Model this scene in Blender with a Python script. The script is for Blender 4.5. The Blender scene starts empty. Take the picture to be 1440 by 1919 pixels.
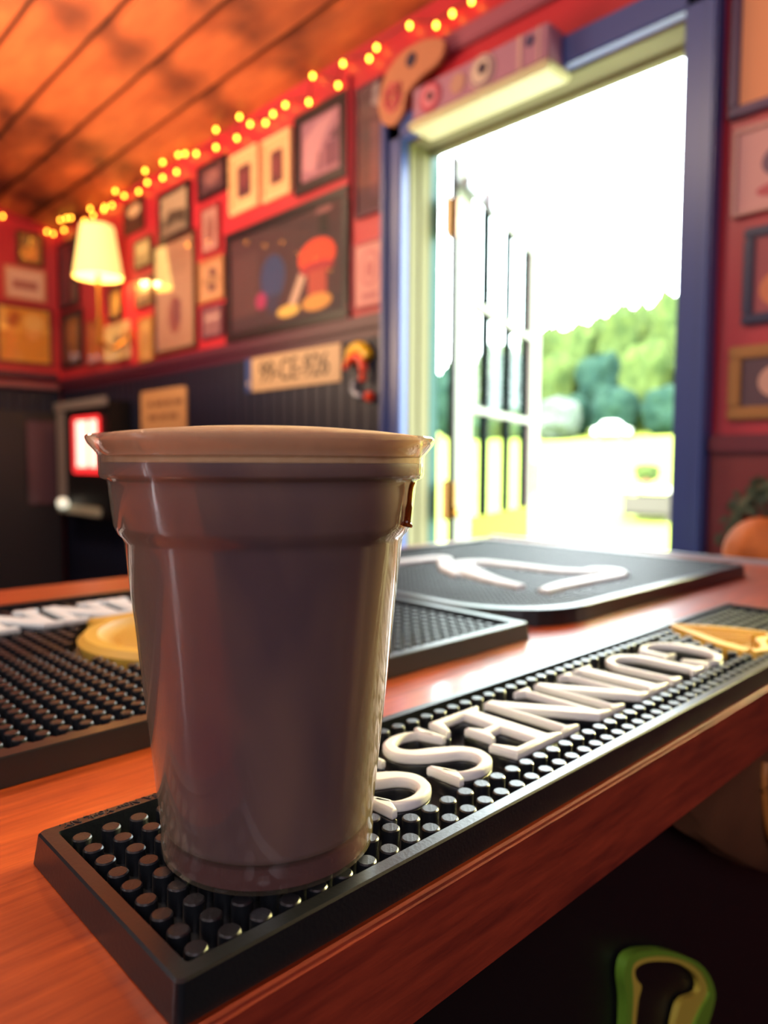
import bpy, bmesh, math, random
from mathutils import Vector, Matrix
random.seed(7)
PI = math.pi
S = bpy.context.scene
COL = S.collection

# ------------------------------------------------------------------ camera
# world: X runs along the bar towards the door wall, Y across the room to the left, z = 0 is the bar top
TH, PITCH, ROLL, CAM_H = 0.7647, 0.068, 0.0045, 0.1223
F0 = Vector((math.sin(TH), math.cos(TH), 0)); R0 = Vector((math.cos(TH), -math.sin(TH), 0))
FW = F0 * math.cos(PITCH) + Vector((0, 0, -math.sin(PITCH)))
U0 = R0.cross(FW)
RT = math.cos(ROLL) * R0 + math.sin(ROLL) * U0
UP = -math.sin(ROLL) * R0 + math.cos(ROLL) * U0
cd = bpy.data.cameras.new('camera'); cam = bpy.data.objects.new('camera', cd); COL.objects.link(cam)
M = Matrix((RT, UP, -FW)).transposed().to_4x4(); M.translation = Vector((0, 0, CAM_H))
cam.matrix_world = M
cd.sensor_fit = 'HORIZONTAL'; cd.sensor_width = 36; cd.lens = 1351.7 / 1440 * 36
cd.clip_start = 0.01; cd.clip_end = 400
cd.dof.use_dof = True; cd.dof.focus_distance = 0.213; cd.dof.aperture_fstop = 11.6
S.camera = cam

# ------------------------------------------------------------------ world, lights, exposure
W = bpy.data.worlds.new('sky'); S.world = W; W.use_nodes = True
bg = W.node_tree.nodes['Background']; bg.inputs[0].default_value = (0.86, 0.97, 1.0, 1); bg.inputs[1].default_value = 20.0
S.view_settings.view_transform = 'Standard'; S.view_settings.look = 'None'
S.view_settings.exposure = 0.0; S.view_settings.gamma = 1.0; S.view_settings.use_curve_mapping = False

def light(name, kind, loc, energy, color, size=0.2, target=None, **kw):
    d = bpy.data.lights.new(name, kind); d.energy = energy; d.color = color
    if kind == 'AREA':
        d.shape = 'RECTANGLE'; d.size = size; d.size_y = kw.get('size_y', size)
    elif kind == 'POINT':
        d.shadow_soft_size = size
    o = bpy.data.objects.new(name, d); COL.objects.link(o); o.location = loc
    if target is not None:
        o.rotation_euler = (Vector(target) - Vector(loc)).to_track_quat('-Z', 'Y').to_euler()
    return o
sun = light('sun', 'SUN', (-5, -2, 12), 11.0, (1.0, 0.95, 0.82), target=(3.2, -0.2, 0)); sun.data.angle = 0.03
light('ceiling_lamp_light', 'AREA', (0.10, 2.55, 1.32), 17, (1.0, 0.70, 0.42), 0.3, target=(0.9, 3.0, 0.5))
light('cup_streak_light', 'AREA', (-1.30, 1.05, .62), 5, (0.95, 0.95, 1.0), 0.05, target=(0.12, 0.18, .1), size_y=0.8)  # unseen strip light added to draw a highlight streak on the cup
rl = light('cup_edge_light', 'AREA', (1.27, 0.155, .30), 1.5, (0.98, 0.90, 0.40), 0.10, target=(0.12, 0.18, .085)); rl.data.spread = math.radians(32)  # unseen warm light added to give the cup its yellow edge
light('bar_lamp_light', 'AREA', (-0.25, 1.20, 1.38), 13, (1.0, 0.76, 0.54), 0.25, target=(0.1, 0.5, 0))
portal = light('doorway_portal', 'AREA', (1.50, 0.985, -0.07), 1, (1, 1, 1), 0.74, target=(0.5, 0.985, -0.07), size_y=2.06); portal.data.cycles.is_portal = True
light('uplight_glow', 'AREA', (0.35, 2.2, 0.62), 30, (1.0, 0.68, 0.40), 0.8, target=(0.7, 1.9, 1.4))
light('room_fill_light', 'AREA', (-0.8, -0.9, 0.95), 15, (0.97, 0.90, 1.0), 0.9, target=(0.4, 0.4, 0.0))

# ------------------------------------------------------------------ materials
def hexa(h):
    v = [int(h[i:i + 2], 16) / 255 for i in (0, 2, 4)]
    return tuple(((c + 0.055) / 1.055) ** 2.4 if c > 0.04045 else c / 12.92 for c in v) + (1,)
MATS = {}
def mat(name, col, rough=0.6, metal=0, emis=None, es=0, coat=0, spec=0.5, var=None, scale=(5, 5, 5), amount=0.5, bump=0, bscale=None, detail=4, trans=0, coord='Object', coat_rough=0.1, spread=(0.35, 0.65)):
    if name in MATS: return MATS[name]
    m = bpy.data.materials.new(name); m.use_nodes = True; nt = m.node_tree; b = nt.nodes['Principled BSDF']
    col = hexa(col) if isinstance(col, str) else tuple(col) + ((1,) if len(col) == 3 else ())
    b.inputs['Base Color'].default_value = col; b.inputs['Roughness'].default_value = rough
    b.inputs['Metallic'].default_value = metal; b.inputs['Coat Weight'].default_value = coat
    b.inputs['Coat Roughness'].default_value = coat_rough
    b.inputs['Specular IOR Level'].default_value = spec
    if emis is not None:
        e = hexa(emis) if isinstance(emis, str) else tuple(emis) + (1,)
        b.inputs['Emission Color'].default_value = e; b.inputs['Emission Strength'].default_value = es
    if var is not None or bump:
        tc = nt.nodes.new('ShaderNodeTexCoord'); mp = nt.nodes.new('ShaderNodeMapping')
        nt.links.new(tc.outputs[coord], mp.inputs[0]); mp.inputs['Scale'].default_value = scale
        nz = nt.nodes.new('ShaderNodeTexNoise'); nz.inputs['Scale'].default_value = 1; nz.inputs['Detail'].default_value = detail
        nt.links.new(mp.outputs[0], nz.inputs['Vector'])
        if var is not None:
            v = hexa(var) if isinstance(var, str) else tuple(var) + (1,)
            cr = nt.nodes.new('ShaderNodeValToRGB'); cr.color_ramp.elements[0].position = spread[0]; cr.color_ramp.elements[1].position = spread[1]
            cr.color_ramp.elements[0].color = col; cr.color_ramp.elements[1].color = v
            nt.links.new(nz.outputs['Fac'], cr.inputs[0]); nt.links.new(cr.outputs[0], b.inputs['Base Color'])
        if bump:
            bp = nt.nodes.new('ShaderNodeBump'); bp.inputs['Strength'].default_value = bump; bp.inputs['Distance'].default_value = 0.0005
            src = nz
            if bscale:
                mp2 = nt.nodes.new('ShaderNodeMapping'); nt.links.new(tc.outputs[coord], mp2.inputs[0]); mp2.inputs['Scale'].default_value = bscale
                src = nt.nodes.new('ShaderNodeTexNoise'); src.inputs['Scale'].default_value = 1; nt.links.new(mp2.outputs[0], src.inputs['Vector'])
            nt.links.new(src.outputs['Fac'], bp.inputs['Height']); nt.links.new(bp.outputs[0], b.inputs['Normal'])
    MATS[name] = m
    return m

def wood(name, a, b_, c, scale, rough=0.45, coat=0.0, coat_rough=0.15, blotch=(3, 3, 3), bump=0.3, coord='Object', bmin=0.55):
    """stained wood: fine stretched grain over large blotches"""
    m = bpy.data.materials.new(name); m.use_nodes = True; nt = m.node_tree; b = nt.nodes['Principled BSDF']
    N, L = nt.nodes.new, nt.links.new
    tc = N('ShaderNodeTexCoord'); mp = N('ShaderNodeMapping'); mp.inputs['Scale'].default_value = scale; L(tc.outputs[coord], mp.inputs[0])
    g = N('ShaderNodeTexNoise'); g.inputs['Scale'].default_value = 1; g.inputs['Detail'].default_value = 8; g.inputs['Roughness'].default_value = 0.65; L(mp.outputs[0], g.inputs['Vector'])
    mp2 = N('ShaderNodeMapping'); mp2.inputs['Scale'].default_value = blotch; L(tc.outputs[coord], mp2.inputs[0])
    q = N('ShaderNodeTexNoise'); q.inputs['Scale'].default_value = 1; q.inputs['Detail'].default_value = 3; L(mp2.outputs[0], q.inputs['Vector'])
    cr = N('ShaderNodeValToRGB'); cr.color_ramp.elements[0].position = 0.3; cr.color_ramp.elements[1].position = 0.7
    cr.color_ramp.elements[0].color = hexa(a); cr.color_ramp.elements[1].color = hexa(b_)
    L(g.outputs['Fac'], cr.inputs[0])
    mx = N('ShaderNodeMix'); mx.data_type = 'RGBA'; mx.inputs[7].default_value = hexa(c)
    rr = N('ShaderNodeMapRange'); rr.inputs[1].default_value = bmin; rr.inputs[2].default_value = bmin + 0.2; L(q.outputs['Fac'], rr.inputs[0])
    L(rr.outputs[0], mx.inputs[0]); L(cr.outputs[0], mx.inputs[6]); L(mx.outputs[2], b.inputs['Base Color'])
    b.inputs['Roughness'].default_value = rough; b.inputs['Coat Weight'].default_value = coat; b.inputs['Coat Roughness'].default_value = coat_rough
    bp = N('ShaderNodeBump'); bp.inputs['Strength'].default_value = bump; bp.inputs['Distance'].default_value = 0.0003; L(g.outputs['Fac'], bp.inputs['Height']); L(bp.outputs[0], b.inputs['Normal'])
    MATS[name] = m
    return m

def glassy(name, tint=(1, 1, 1), rough=0.02, ior=1.45, haze=0.0, haze_col=(0.5, 0.45, 0.45), boost=1.0, graze=1.0, limb=0.0):
    """thin clear plastic or pane: transparent body with a mirror-like fresnel skin"""
    m = bpy.data.materials.new(name); m.use_nodes = True; nt = m.node_tree; nt.nodes.clear(); N, L = nt.nodes.new, nt.links.new
    out = N('ShaderNodeOutputMaterial'); t = N('ShaderNodeBsdfTransparent'); t.inputs[0].default_value = tuple(tint) + (1,)
    g = N('ShaderNodeBsdfGlossy'); g.inputs['Roughness'].default_value = rough; f = N('ShaderNodeLayerWeight'); f.inputs[0].default_value = 0.5
    pw = N('ShaderNodeMath'); pw.operation = 'POWER'; pw.inputs[1].default_value = 4.5; L(f.outputs['Facing'], pw.inputs[0])
    f0 = ((ior - 1) / (ior + 1)) ** 2 * boost
    mu = N('ShaderNodeMath'); mu.operation = 'MULTIPLY_ADD'; mu.inputs[1].default_value = (1 - f0) * graze; mu.inputs[2].default_value = f0; mu.use_clamp = True; L(pw.outputs[0], mu.inputs[0])
    mx = N('ShaderNodeMixShader'); L(mu.outputs[0], mx.inputs[0]); L(g.outputs[0], mx.inputs[2])
    if haze:
        d = N('ShaderNodeBsdfDiffuse'); d.inputs[0].default_value = tuple(haze_col) + (1,); m2 = N('ShaderNodeMixShader'); m2.inputs[0].default_value = haze
        if limb:      # haze grows where the wall is seen edge-on and the path through it is long
            p3 = N('ShaderNodeMath'); p3.operation = 'POWER'; p3.inputs[1].default_value = 4.5; L(f.outputs['Facing'], p3.inputs[0])
            a3 = N('ShaderNodeMath'); a3.operation = 'MULTIPLY_ADD'; a3.inputs[1].default_value = limb; a3.inputs[2].default_value = haze; L(p3.outputs[0], a3.inputs[0]); L(a3.outputs[0], m2.inputs[0])
        L(t.outputs[0], m2.inputs[1]); L(d.outputs[0], m2.inputs[2]); L(m2.outputs[0], mx.inputs[1])
    else:
        L(t.outputs[0], mx.inputs[1])
    L(mx.outputs[0], out.inputs[0]); MATS[name] = m
    return m

bar_wood = wood('bar_wood', '8a2c10', 'd05c24', '7a2810', (18, 260, 260), 0.38, 0.6, 0.12, (9, 14, 14), 0.5)
edge_wood = wood('bar_edge_wood', '6a2016', 'a03a22', '4a1210', (25, 220, 220), 0.5, 0.1, 0.3, (14, 20, 20), 0.6)
ceil_wood = wood('ceiling_wood', 'a24a28', 'cc6c3c', '4a1c14', (14, 2.5, 14), 0.55, 0.0, 0.3, (3.5, 2.2, 3.5), 0.3, bmin=0.46)
door_wood = mat('dark_joint', '1a0a08', 0.9)
rubber = mat('black_rubber', '131518', 0.31, bump=0.12, scale=(900, 900, 900), spec=0.8)
rubber_pin = mat('black_rubber_pin', '101216', 0.36, spec=0.65, bump=0.2, scale=(1500, 1500, 1500))
rubber_pin_far = mat('dull_rubber_pin', '0e1012', 0.5, spec=0.35)
rubber_floor = mat('rubber_floor', '050607', 0.6)
white_rubber = mat('white_rubber', 'dcd9d6', 0.5, bump=0.1, scale=(700, 700, 700))
white_bright = mat('clean_white_rubber', 'e4e6e0', 0.45)
yellow_rubber = mat('yellow_rubber', 'e0b040', 0.5)
gold_rubber = mat('golden_rubber', 'd9a93f', 0.5)
red_wall = mat('red_paint', 'bc2c3a', 0.4, var='aa2232', scale=(3, 3, 3))
navy = mat('navy_paint', '151c38', 0.5, var='10142a', scale=(4, 4, 4))
navy_gloss = mat('blue_door_paint', '3e5090', 0.35)
plum = mat('plum_paint', '4a1a34', 0.45)
maroon = mat('maroon_paint', '7c2a2c', 0.45)
cream = mat('cream_paint', '7a7558', 0.7, spec=0.1)
sage = mat('sage_door_paint', '74762c', 0.9, spec=0.05)
greywhite = mat('pale_door_paint', '84887c', 0.9, spec=0.05)
dark_edge = mat('dark_door_edge', '101a1a', 0.9, spec=0.05)
brass = mat('brass', 'b8863a', 0.3, metal=1)
bronze = mat('bronze_hinge', '9a6a38', 0.4, metal=0.6)
black_frame = mat('black_frame_paint', '14101c', 0.35)
black_panel = mat('black_panel', '07080c', 0.5)
pane = glassy('picture_glass', rough=0.03, boost=1.3)
door_glass = glassy('door_glass', tint=(0.93, 0.98, 0.96), rough=0.0, boost=0.3, graze=0.15)

# ------------------------------------------------------------------ builders
def link(name, bm, m, parent=None, smooth=False, label=None, cat=None, group=None, kind=None, loc=None, rot=None, mats=None):
    if isinstance(bm, bmesh.types.BMesh):
        me = bpy.data.meshes.new(name); bm.normal_update(); bm.to_mesh(me); bm.free()
    else: me = bm
    if not me.materials:
        for x in (mats or [m]): me.materials.append(x)
    if smooth:
        for p in me.polygons: p.use_smooth = True
        try: me.set_sharp_from_angle(angle=0.7)
        except Exception: pass
    o = bpy.data.objects.new(name, me); COL.objects.link(o)
    if parent is not None: o.parent = parent
    if loc is not None: o.location = loc
    if rot is not None: o.rotation_euler = rot
    tag(o, label, cat, group, kind)
    return o
def tag(o, label=None, cat=None, group=None, kind=None):
    for k, v in (('label', label), ('category', cat), ('group', group), ('kind', kind)):
        if v: o[k] = v
    return o
def thing(name, label, cat, loc=(0, 0, 0), rz=0, group=None, kind=None):
    o = bpy.data.objects.new(name, None); o.empty_display_size = 0.02; COL.objects.link(o)
    o.location = loc; o.rotation_euler = (0, 0, rz)
    return tag(o, label, cat, group, kind)
def B(): return bmesh.new()
def box(bm, x0, x1, y0, y1, z0, z1, bev=0, mi=0, M=None):
    vs = [bm.verts.new((x, y, z)) for z in (z0, z1) for y in (y0, y1) for x in (x0, x1)]
    fs = [bm.faces.new([vs[i] for i in f]) for f in ((0, 2, 3, 1), (4, 5, 7, 6), (0, 1, 5, 4), (2, 6, 7, 3), (0, 4, 6, 2), (1, 3, 7, 5))]
    for f in fs: f.material_index = mi
    if bev:
        bmesh.ops.bevel(bm, geom=list({e for f in fs for e in f.edges}), offset=bev, segments=2, affect='EDGES', clamp_overlap=True)
    if M is not None: bmesh.ops.transform(bm, matrix=M, verts=vs)
    return vs
def lathe(bm, prof, seg=64, c=(0, 0, 0), close=False, mi=0):
    rings = []
    for r, z in prof:
        if r < 1e-6: rings.append([bm.verts.new((c[0], c[1], c[2] + z))])
        else: rings.append([bm.verts.new((c[0] + r * math.cos(2 * PI * k / seg), c[1] + r * math.sin(2 * PI * k / seg), c[2] + z)) for k in range(seg)])
    pr = list(zip(rings, rings[1:])) + ([(rings[-1], rings[0])] if close else [])
    for a, b in pr:
        for k in range(seg):
            k2 = (k + 1) % seg
            if len(a) == 1 and len(b) == 1: continue
            if len(a) == 1: f = bm.faces.new((a[0], b[k2], b[k]))
            elif len(b) == 1: f = bm.faces.new((a[k], a[k2], b[0]))
            else: f = bm.faces.new((a[k], a[k2], b[k2], b[k]))
            f.material_index = mi
def tube(bm, pts, r, seg=8, mi=0, cap=True):
    pts = [Vector(p) for p in pts]; n = len(pts); rs = r if isinstance(r, (list, tuple)) else [r] * n
    rings = []; up = Vector((0, 0, 1))
    for i, p in enumerate(pts):
        t = (pts[min(i + 1, n - 1)] - pts[max(i - 1, 0)]).normalized()
        a = t.cross(up)
        if a.length < 1e-3: a = t.cross(Vector((0, 1, 0)))
        a.normalize(); b = a.cross(t).normalized()
        rings.append([bm.verts.new(p + rs[i] * (math.cos(2 * PI * k / seg) * a + math.sin(2 * PI * k / seg) * b)) for k in range(seg)])
    for a, b in zip(rings, rings[1:]):
        for k in range(seg):
            f = bm.faces.new((a[k], a[(k + 1) % seg], b[(k + 1) % seg], b[k])); f.material_index = mi
    if cap:
        for q in (rings[0][::-1], rings[-1]):
            f = bm.faces.new(q); f.material_index = mi
def prism(bm, poly, z0, z1, mi=0):
    """straight prism over an outline (concave allowed)"""
    lo = [bm.verts.new((x, y, z0)) for x, y in poly]; hi = [bm.verts.new((x, y, z1)) for x, y in poly]
    fs = [bm.faces.new(hi), bm.faces.new(lo[::-1])]; n = len(poly)
    for i in range(n): fs.append(bm.faces.new((lo[i], lo[(i + 1) % n], hi[(i + 1) % n], hi[i])))
    for f in fs: f.material_index = mi
    return lo + hi
def smooth_path(pts, sub=6):
    P = [Vector(p) for p in pts]; out = []
    for i in range(len(P) - 1):
        p0, p1, p2, p3 = P[max(i - 1, 0)], P[i], P[i + 1], P[min(i + 2, len(P) - 1)]
        for k in range(sub):
            t = k / sub
            out.append(0.5 * ((2 * p1) + (p2 - p0) * t + (2 * p0 - 5 * p1 + 4 * p2 - p3) * t * t + (3 * p1 - p0 - 3 * p2 + p3) * t ** 3))
    out.append(P[-1]); return out
def sweep2d(pts, ws, sub=6):
    """outline of a pen stroke of changing width; pts 2D"""
    P = smooth_path([(x, y, w) for (x, y), w in zip(pts, ws)], sub); L_, R_ = [], []
    for i, p in enumerate(P):
        t = (P[min(i + 1, len(P) - 1)] - P[max(i - 1, 0)]); t.z = 0; t.normalize(); n = Vector((-t.y, t.x, 0))
        L_.append((p.x + n.x * p.z / 2, p.y + n.y * p.z / 2)); R_.append((p.x - n.x * p.z / 2, p.y - n.y * p.z / 2))
    return L_ + R_[::-1]
def area(poly): return sum(a[0] * b[1] - b[0] * a[1] for a, b in zip(poly, poly[1:] + poly[:1])) / 2
def raised(polys, height, bev, res=2, shrink=.0008):
    """rounded raised lettering: every outline becomes a bevelled slab; returns one mesh, z from 0 to height"""
    out = bmesh.new()
    for poly in polys:
        if area(poly) < 0: poly = poly[::-1]
        c = bpy.data.curves.new('tmp', 'CURVE'); c.dimensions = '2D'; c.fill_mode = 'BOTH'
        s = c.splines.new('POLY'); s.points.add(len(poly) - 1)
        for p, (x, y) in zip(s.points, poly): p.co = (x, y, 0, 1)
        s.use_cyclic_u = True
        c.extrude = height / 2 - bev; c.bevel_depth = bev; c.bevel_resolution = res; c.offset = -bev - shrink
        o = bpy.data.objects.new('tmp', c); COL.objects.link(o)
        dg = bpy.context.evaluated_depsgraph_get(); me = bpy.data.meshes.new_from_object(o.evaluated_get(dg))
        out.from_mesh(me); bpy.data.objects.remove(o); bpy.data.curves.remove(c); bpy.data.meshes.remove(me)
    bmesh.ops.translate(out, verts=out.verts, vec=(0, 0, height / 2))
    return out
def textmesh(s, size, height, sx=1.0):
    c = bpy.data.curves.new('tmp', 'FONT'); c.body = s; c.size = size; c.extrude = height / 2; c.align_x = 'CENTER'; c.align_y = 'CENTER'
    o = bpy.data.objects.new('tmp', c); COL.objects.link(o)
    dg = bpy.context.evaluated_depsgraph_get(); me = bpy.data.meshes.new_from_object(o.evaluated_get(dg)); bm = bmesh.new(); bm.from_mesh(me)
    bpy.data.objects.remove(o); bpy.data.curves.remove(c); bpy.data.meshes.remove(me)
    bmesh.ops.scale(bm, verts=bm.verts, vec=(sx, 1, 1))
    return bm
def arc(cx, cy, rx, ry, a0, a1, n=14): return [(cx + rx * math.cos(math.radians(a0 + (a1 - a0) * k / n)), cy + ry * math.sin(math.radians(a0 + (a1 - a0) * k / n))) for k in range(n + 1)]

# ------------------------------------------------------------------ room shell
ZF = -1.10; XW = 1.38; YB = 3.80; XL = -1.6; YF = -1.6
def ceil_z(x): return 1.265 + 0.2 * (1.38 - x) if x > 0 else 1.541 + 0.2 * x
fl = tag(link('floor', (lambda b: (box(b, XL - .1, XW + .11, YF - .1, YB + .1, ZF - .08, ZF - 0.02), b)[1])(B()), door_wood), kind='structure')
plank_f = B(); box(plank_f, -0.058, 0.058, YF, YB, -0.02, 0, 0.003)
pf = link('plank', plank_f, wood('floor_wood', '5a3420', '7a4a2c', '3a2012', (40, 4, 40), 0.5), fl, loc=(XL + 0.06, 0, ZF))
for i in range(1, 25):
    o = pf.copy(); COL.objects.link(o); o.location.x = XL + 0.06 + 0.12 * i
DY0, DY1, DZ = 0.617, 1.352, 0.952            # door opening
b = B()
box(b, XW, XW + .113, DY1, YB + .1, ZF - .05, 1.5); box(b, XW, XW + .113, YF - .1, DY0, ZF - .05, 1.5); box(b, XW, XW + .113, DY0, DY1, DZ, 1.5)
wr = link('wall_right', b, red_wall, kind='structure')
b = B(); box(b, XL - .1, XW, YB, YB + .1, ZF - .05, 1.75); wl = link('wall_left', b, red_wall, kind='structure')
b = B(); box(b, XL - .1, XL, YF - .1, YB, ZF - .05, 1.6); link('wall_back', b, navy, kind='structure')
b = B(); box(b, XL, XW, YF - .1, YF, ZF - .05, 1.75); link('wall_front', b, navy, kind='structure')
b = B()
for s in (0, 1):
    x0, x1 = ((0, XW + .25), (XL - .25, 0))[s]
    zz = lambda x: 1.265 + 0.2 * (1.38 - x) if s == 0 else 1.541 + 0.2 * x
    vs = [b.verts.new((x, y, zz(x) + dz)) for dz in (0.02, 0.10) for y in (YF - .15, YB + .15) for x in (x0, x1)]
    for f in ((0, 2, 3, 1), (4, 5, 7, 6), (0, 1, 5, 4), (2, 6, 7, 3), (0, 4, 6, 2), (1, 3, 7, 5)): b.faces.new([vs[i] for i in f])
ce = link('ceiling', b, door_wood, kind='structure')
k = 0; tilt = math.atan(0.2)
pmesh = None
for i in range(18):
    xe = 1.238 + 0.167 - 0.167 * i; xc = xe - 0.0835
    if xc < XL: break
    if pmesh is None:
        b = B(); box(b, -0.0785, 0.0785, YF, YB, 0, 0.022, 0.006); o = link('plank', b, ceil_wood, ce); pmesh = o.data
    else: o = bpy.data.objects.new('plank', pmesh); COL.objects.link(o); o.parent = ce
    o.location = (xc, random.uniform(-.001, .001), ceil_z(xc)); o.rotation_euler = (0, tilt if xc > 0 else -tilt, 0)
# beadboard wainscot (door wall, left part) and back wall
bead = B(); box(bead, -0.014, 0, 0.0015, 0.0535, ZF, 0.5, 0.003)
bo = link('bead_board', bead, navy, wr, loc=(XW, 1.415, 0))
y = 1.415 + 0.055
while y < YB - 0.05:
    o = bo.copy(); COL.objects.link(o); o.location.y = y; y += 0.055
bead = B(); box(bead, 0.0015, 0.0535, -0.014, 0, ZF, 0.49, 0.003)
bo = link('bead_board', bead, navy, wl, loc=(XW - 0.07, YB, 0)); x = XW - 0.125
while x > XL:
    o = bo.copy(); COL.objects.link(o); o.location.x = x; x -= 0.055
b = B(); box(b, XW - .030, XW, 1.415, YB, 0.490, 0.528, 0.005); box(b, XW - .018, XW, 1.415, YB, 0.466, 0.490, 0.003)
link('trim_1', b, plum, kind='structure')
b = B(); box(b, XL, XW - .03, YB - .03, YB, 0.520, 0.560, 0.005); link('trim_2', b, plum, kind='structure')
b = B(); box(b, XL, XW - .03, YB - .045, YB, 0.478, 0.500, 0.005); link('trim_3', b, mat('mauve_ledge', '8a5a66', 0.4), kind='structure')
# right of the door: maroon panelling and rail
b = B(); box(b, XW - .012, XW, YF, 0.552, ZF, 0.142); link('trim_4', b, maroon, kind='structure')
b = B(); box(b, XW - .026, XW, YF, 0.552, 0.142, 0.176, 0.005); link('trim_5', b, mat('dark_red_rail', '6a1c2c', 0.4), kind='structure')
# door surround
b = B()
for (y0, y1, z0, z1, d) in ((DY1 - .002, 1.414, ZF, 1.012, .03), (0.556, DY0, ZF, 1.012, .03), (0.556, 1.414, DZ, 1.012, .03), (0.553, 0.575, ZF, 1.018, .042), (1.396, 1.417, ZF, 1.018, .042)):
    box(b, XW - d, XW + .001, y0, y1, z0, z1, 0.004)
link('trim_6', b, navy_gloss, kind='structure')
b = B()                                           # reveals lining the opening
box(b, XW, XW + .080, DY1 - .005, DY1 + .001, ZF, DZ, 0.001); box(b, XW, XW + .115, DY0 - .001, DY0 + .005, ZF, DZ, 0.001); box(b, XW, XW + .115, DY0, DY1, DZ - .006, DZ + .001, 0.001)
box(b, XW + .035, XW + .045, DY1 - .010, DY1 - .005, ZF, DZ, 0.001); box(b, XW + .07, XW + .09, DY0, DY1, DZ - .016, DZ - .006, 0.001)
link('trim_7', b, cream, kind='structure')
b = B(); box(b, XW + .080, XW + .117, DY1 - .006, DY1 + .001, ZF, DZ, 0.001); link('trim_8', b, mat('teal_paint', '2c5a52', 0.5), kind='structure')

# ------------------------------------------------------------------ open glazed door
HX, HY = 1.53, 1.309; ang = math.atan2(.351, .936)
dr = thing('door_1', None, None, (HX, HY, 0), ang, kind='structure')
LW = 0.955; T = 0.018; ZT, ZB = 0.945, -1.06
def dbox(name, x0, x1, z0, z1, m=sage, t=T, off=0, n='box', lab=None):
    b_ = B(); box(b_, x0, x1, off, off + t, z0, z1, 0.002); return link(name, b_, m, dr, label=lab)
dbox('stile', 0, 0.135, ZB, ZT, greywhite); dbox('stile', 0.76 + .06, LW, ZB, ZT, greywhite)
dbox('rail', .135, .82, 0.895, ZT, greywhite); dbox('rail', .135, .82, -0.16, -0.04, sage); dbox('rail', .135, .82, ZB, ZB + .16, sage)
dbox('lower_panel', .135, .82, ZB + .16, -0.16, sage, 0.010, 0.004)
for z in (0.27, 0.578): dbox('glazing_bar', .135, .82, z, z + 0.022, greywhite, 0.03, -0.002)
for x in (0.265, 0.51, 0.745): dbox('glazing_bar', x, x + .030, -0.04, 0.895, dark_edge, 0.022, -0.001, lab='dark upright glazing bar')
b = B(); box(b, -0.012, 0, 0, T, ZB, ZT); link('door_edge', b, mat('brown_door_edge', '241c20', 0.5), dr)
b = B()
xs = (0.135, 0.265, 0.51, 0.745, 0.82); zs = (-0.04, 0.27, 0.578, 0.895); first = None
for i in range(3):
    for j in range(3):
        b = B(); x0 = xs[i] + (0.030 if i else 0); box(b, x0, xs[i + 1], 0.011, 0.014, zs[j] + (0.022 if j else 0), zs[j + 1]); link('pane', b, door_glass, dr)
for z in (0.735, -0.03):
    b = B(); box(b, -0.05, 0.0, T, T + .003, z, z + 0.10, 0.001); box(b, -0.012, 0.012, -.002, T + .002, z, z + 0.10, 0.001); tube(b, [(-0.02, T + .004, z - .006), (-0.02, T + .004, z + .106)], 0.006, 10)
    link('hinge', b, bronze, dr, label='brown bronze hinge plate')
b = B(); box(b, 0.86, 0.90, -0.008, 0, 0.0, 0.13, 0.003); lathe(b, [(0.0, -.028), (.016, -.026), (.018, -.016), (.009, -.010), (.009, 0)], 16); 
hd = link('door_handle', b, brass, dr)
b = B(); box(b, 0.0, 0.17, -0.03, -0.008, 0.865, 0.893, 0.003); box(b, 0.15, 0.19, -0.045, -0.03, 0.85, 0.9, 0.003); link('closer_arm', b, mat('grey_metal', '8c9098', 0.4, metal=0.7), dr)

# ------------------------------------------------------------------ outside
def gz(x, y):
    t = max(0, x - 7); return -1.22 + 0.0014 * t * t if t < 40 else 1.02 + 0.112 * (t - 40)
def ground_z(x, y):
    t = max(0.0, x - 6.0); return -1.22 + 0.1 * t - 0.1 * 4 * (1 - math.exp(-t / 4.0))
b = B(); nx, ny = 60, 50; g = []
for i in range(nx + 1):
    x = XW + .11 + (i / nx) ** 1.7 * 90
    g.append([b.verts.new((x, -40 + 120 * j / ny, ground_z(x, 0))) for j in range(ny + 1)])
for i in range(nx):
    for j in range(ny): b.faces.new((g[i][j], g[i + 1][j], g[i + 1][j + 1], g[i][j + 1]))
grass = mat('mown_grass', '7c8838', 0.9, spec=0.04, var='88923e', scale=(.6, .6, .6))
link('lawn', b, grass, smooth=True, kind='structure')
b = B()
for i in range(14):
    x0, x1 = XW + .11 + 0.55 * i, XW + .11 + 0.55 * (i + 1) - 0.012
    box(b, x0, x1, -1.5, 6.5, -1.30, -1.205)
link('trim_9', b, mat('pale_concrete', 'a8a498', 0.8, var='9c988c', scale=(4, 4, 4)), kind='structure')
b = B(); box(b, XW + .1, XW + .45, 0.5, 1.5, -1.21, -1.13, 0.01); link('trim_10', b, mat('grey_step', '9a9890', 0.8), kind='structure')

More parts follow.
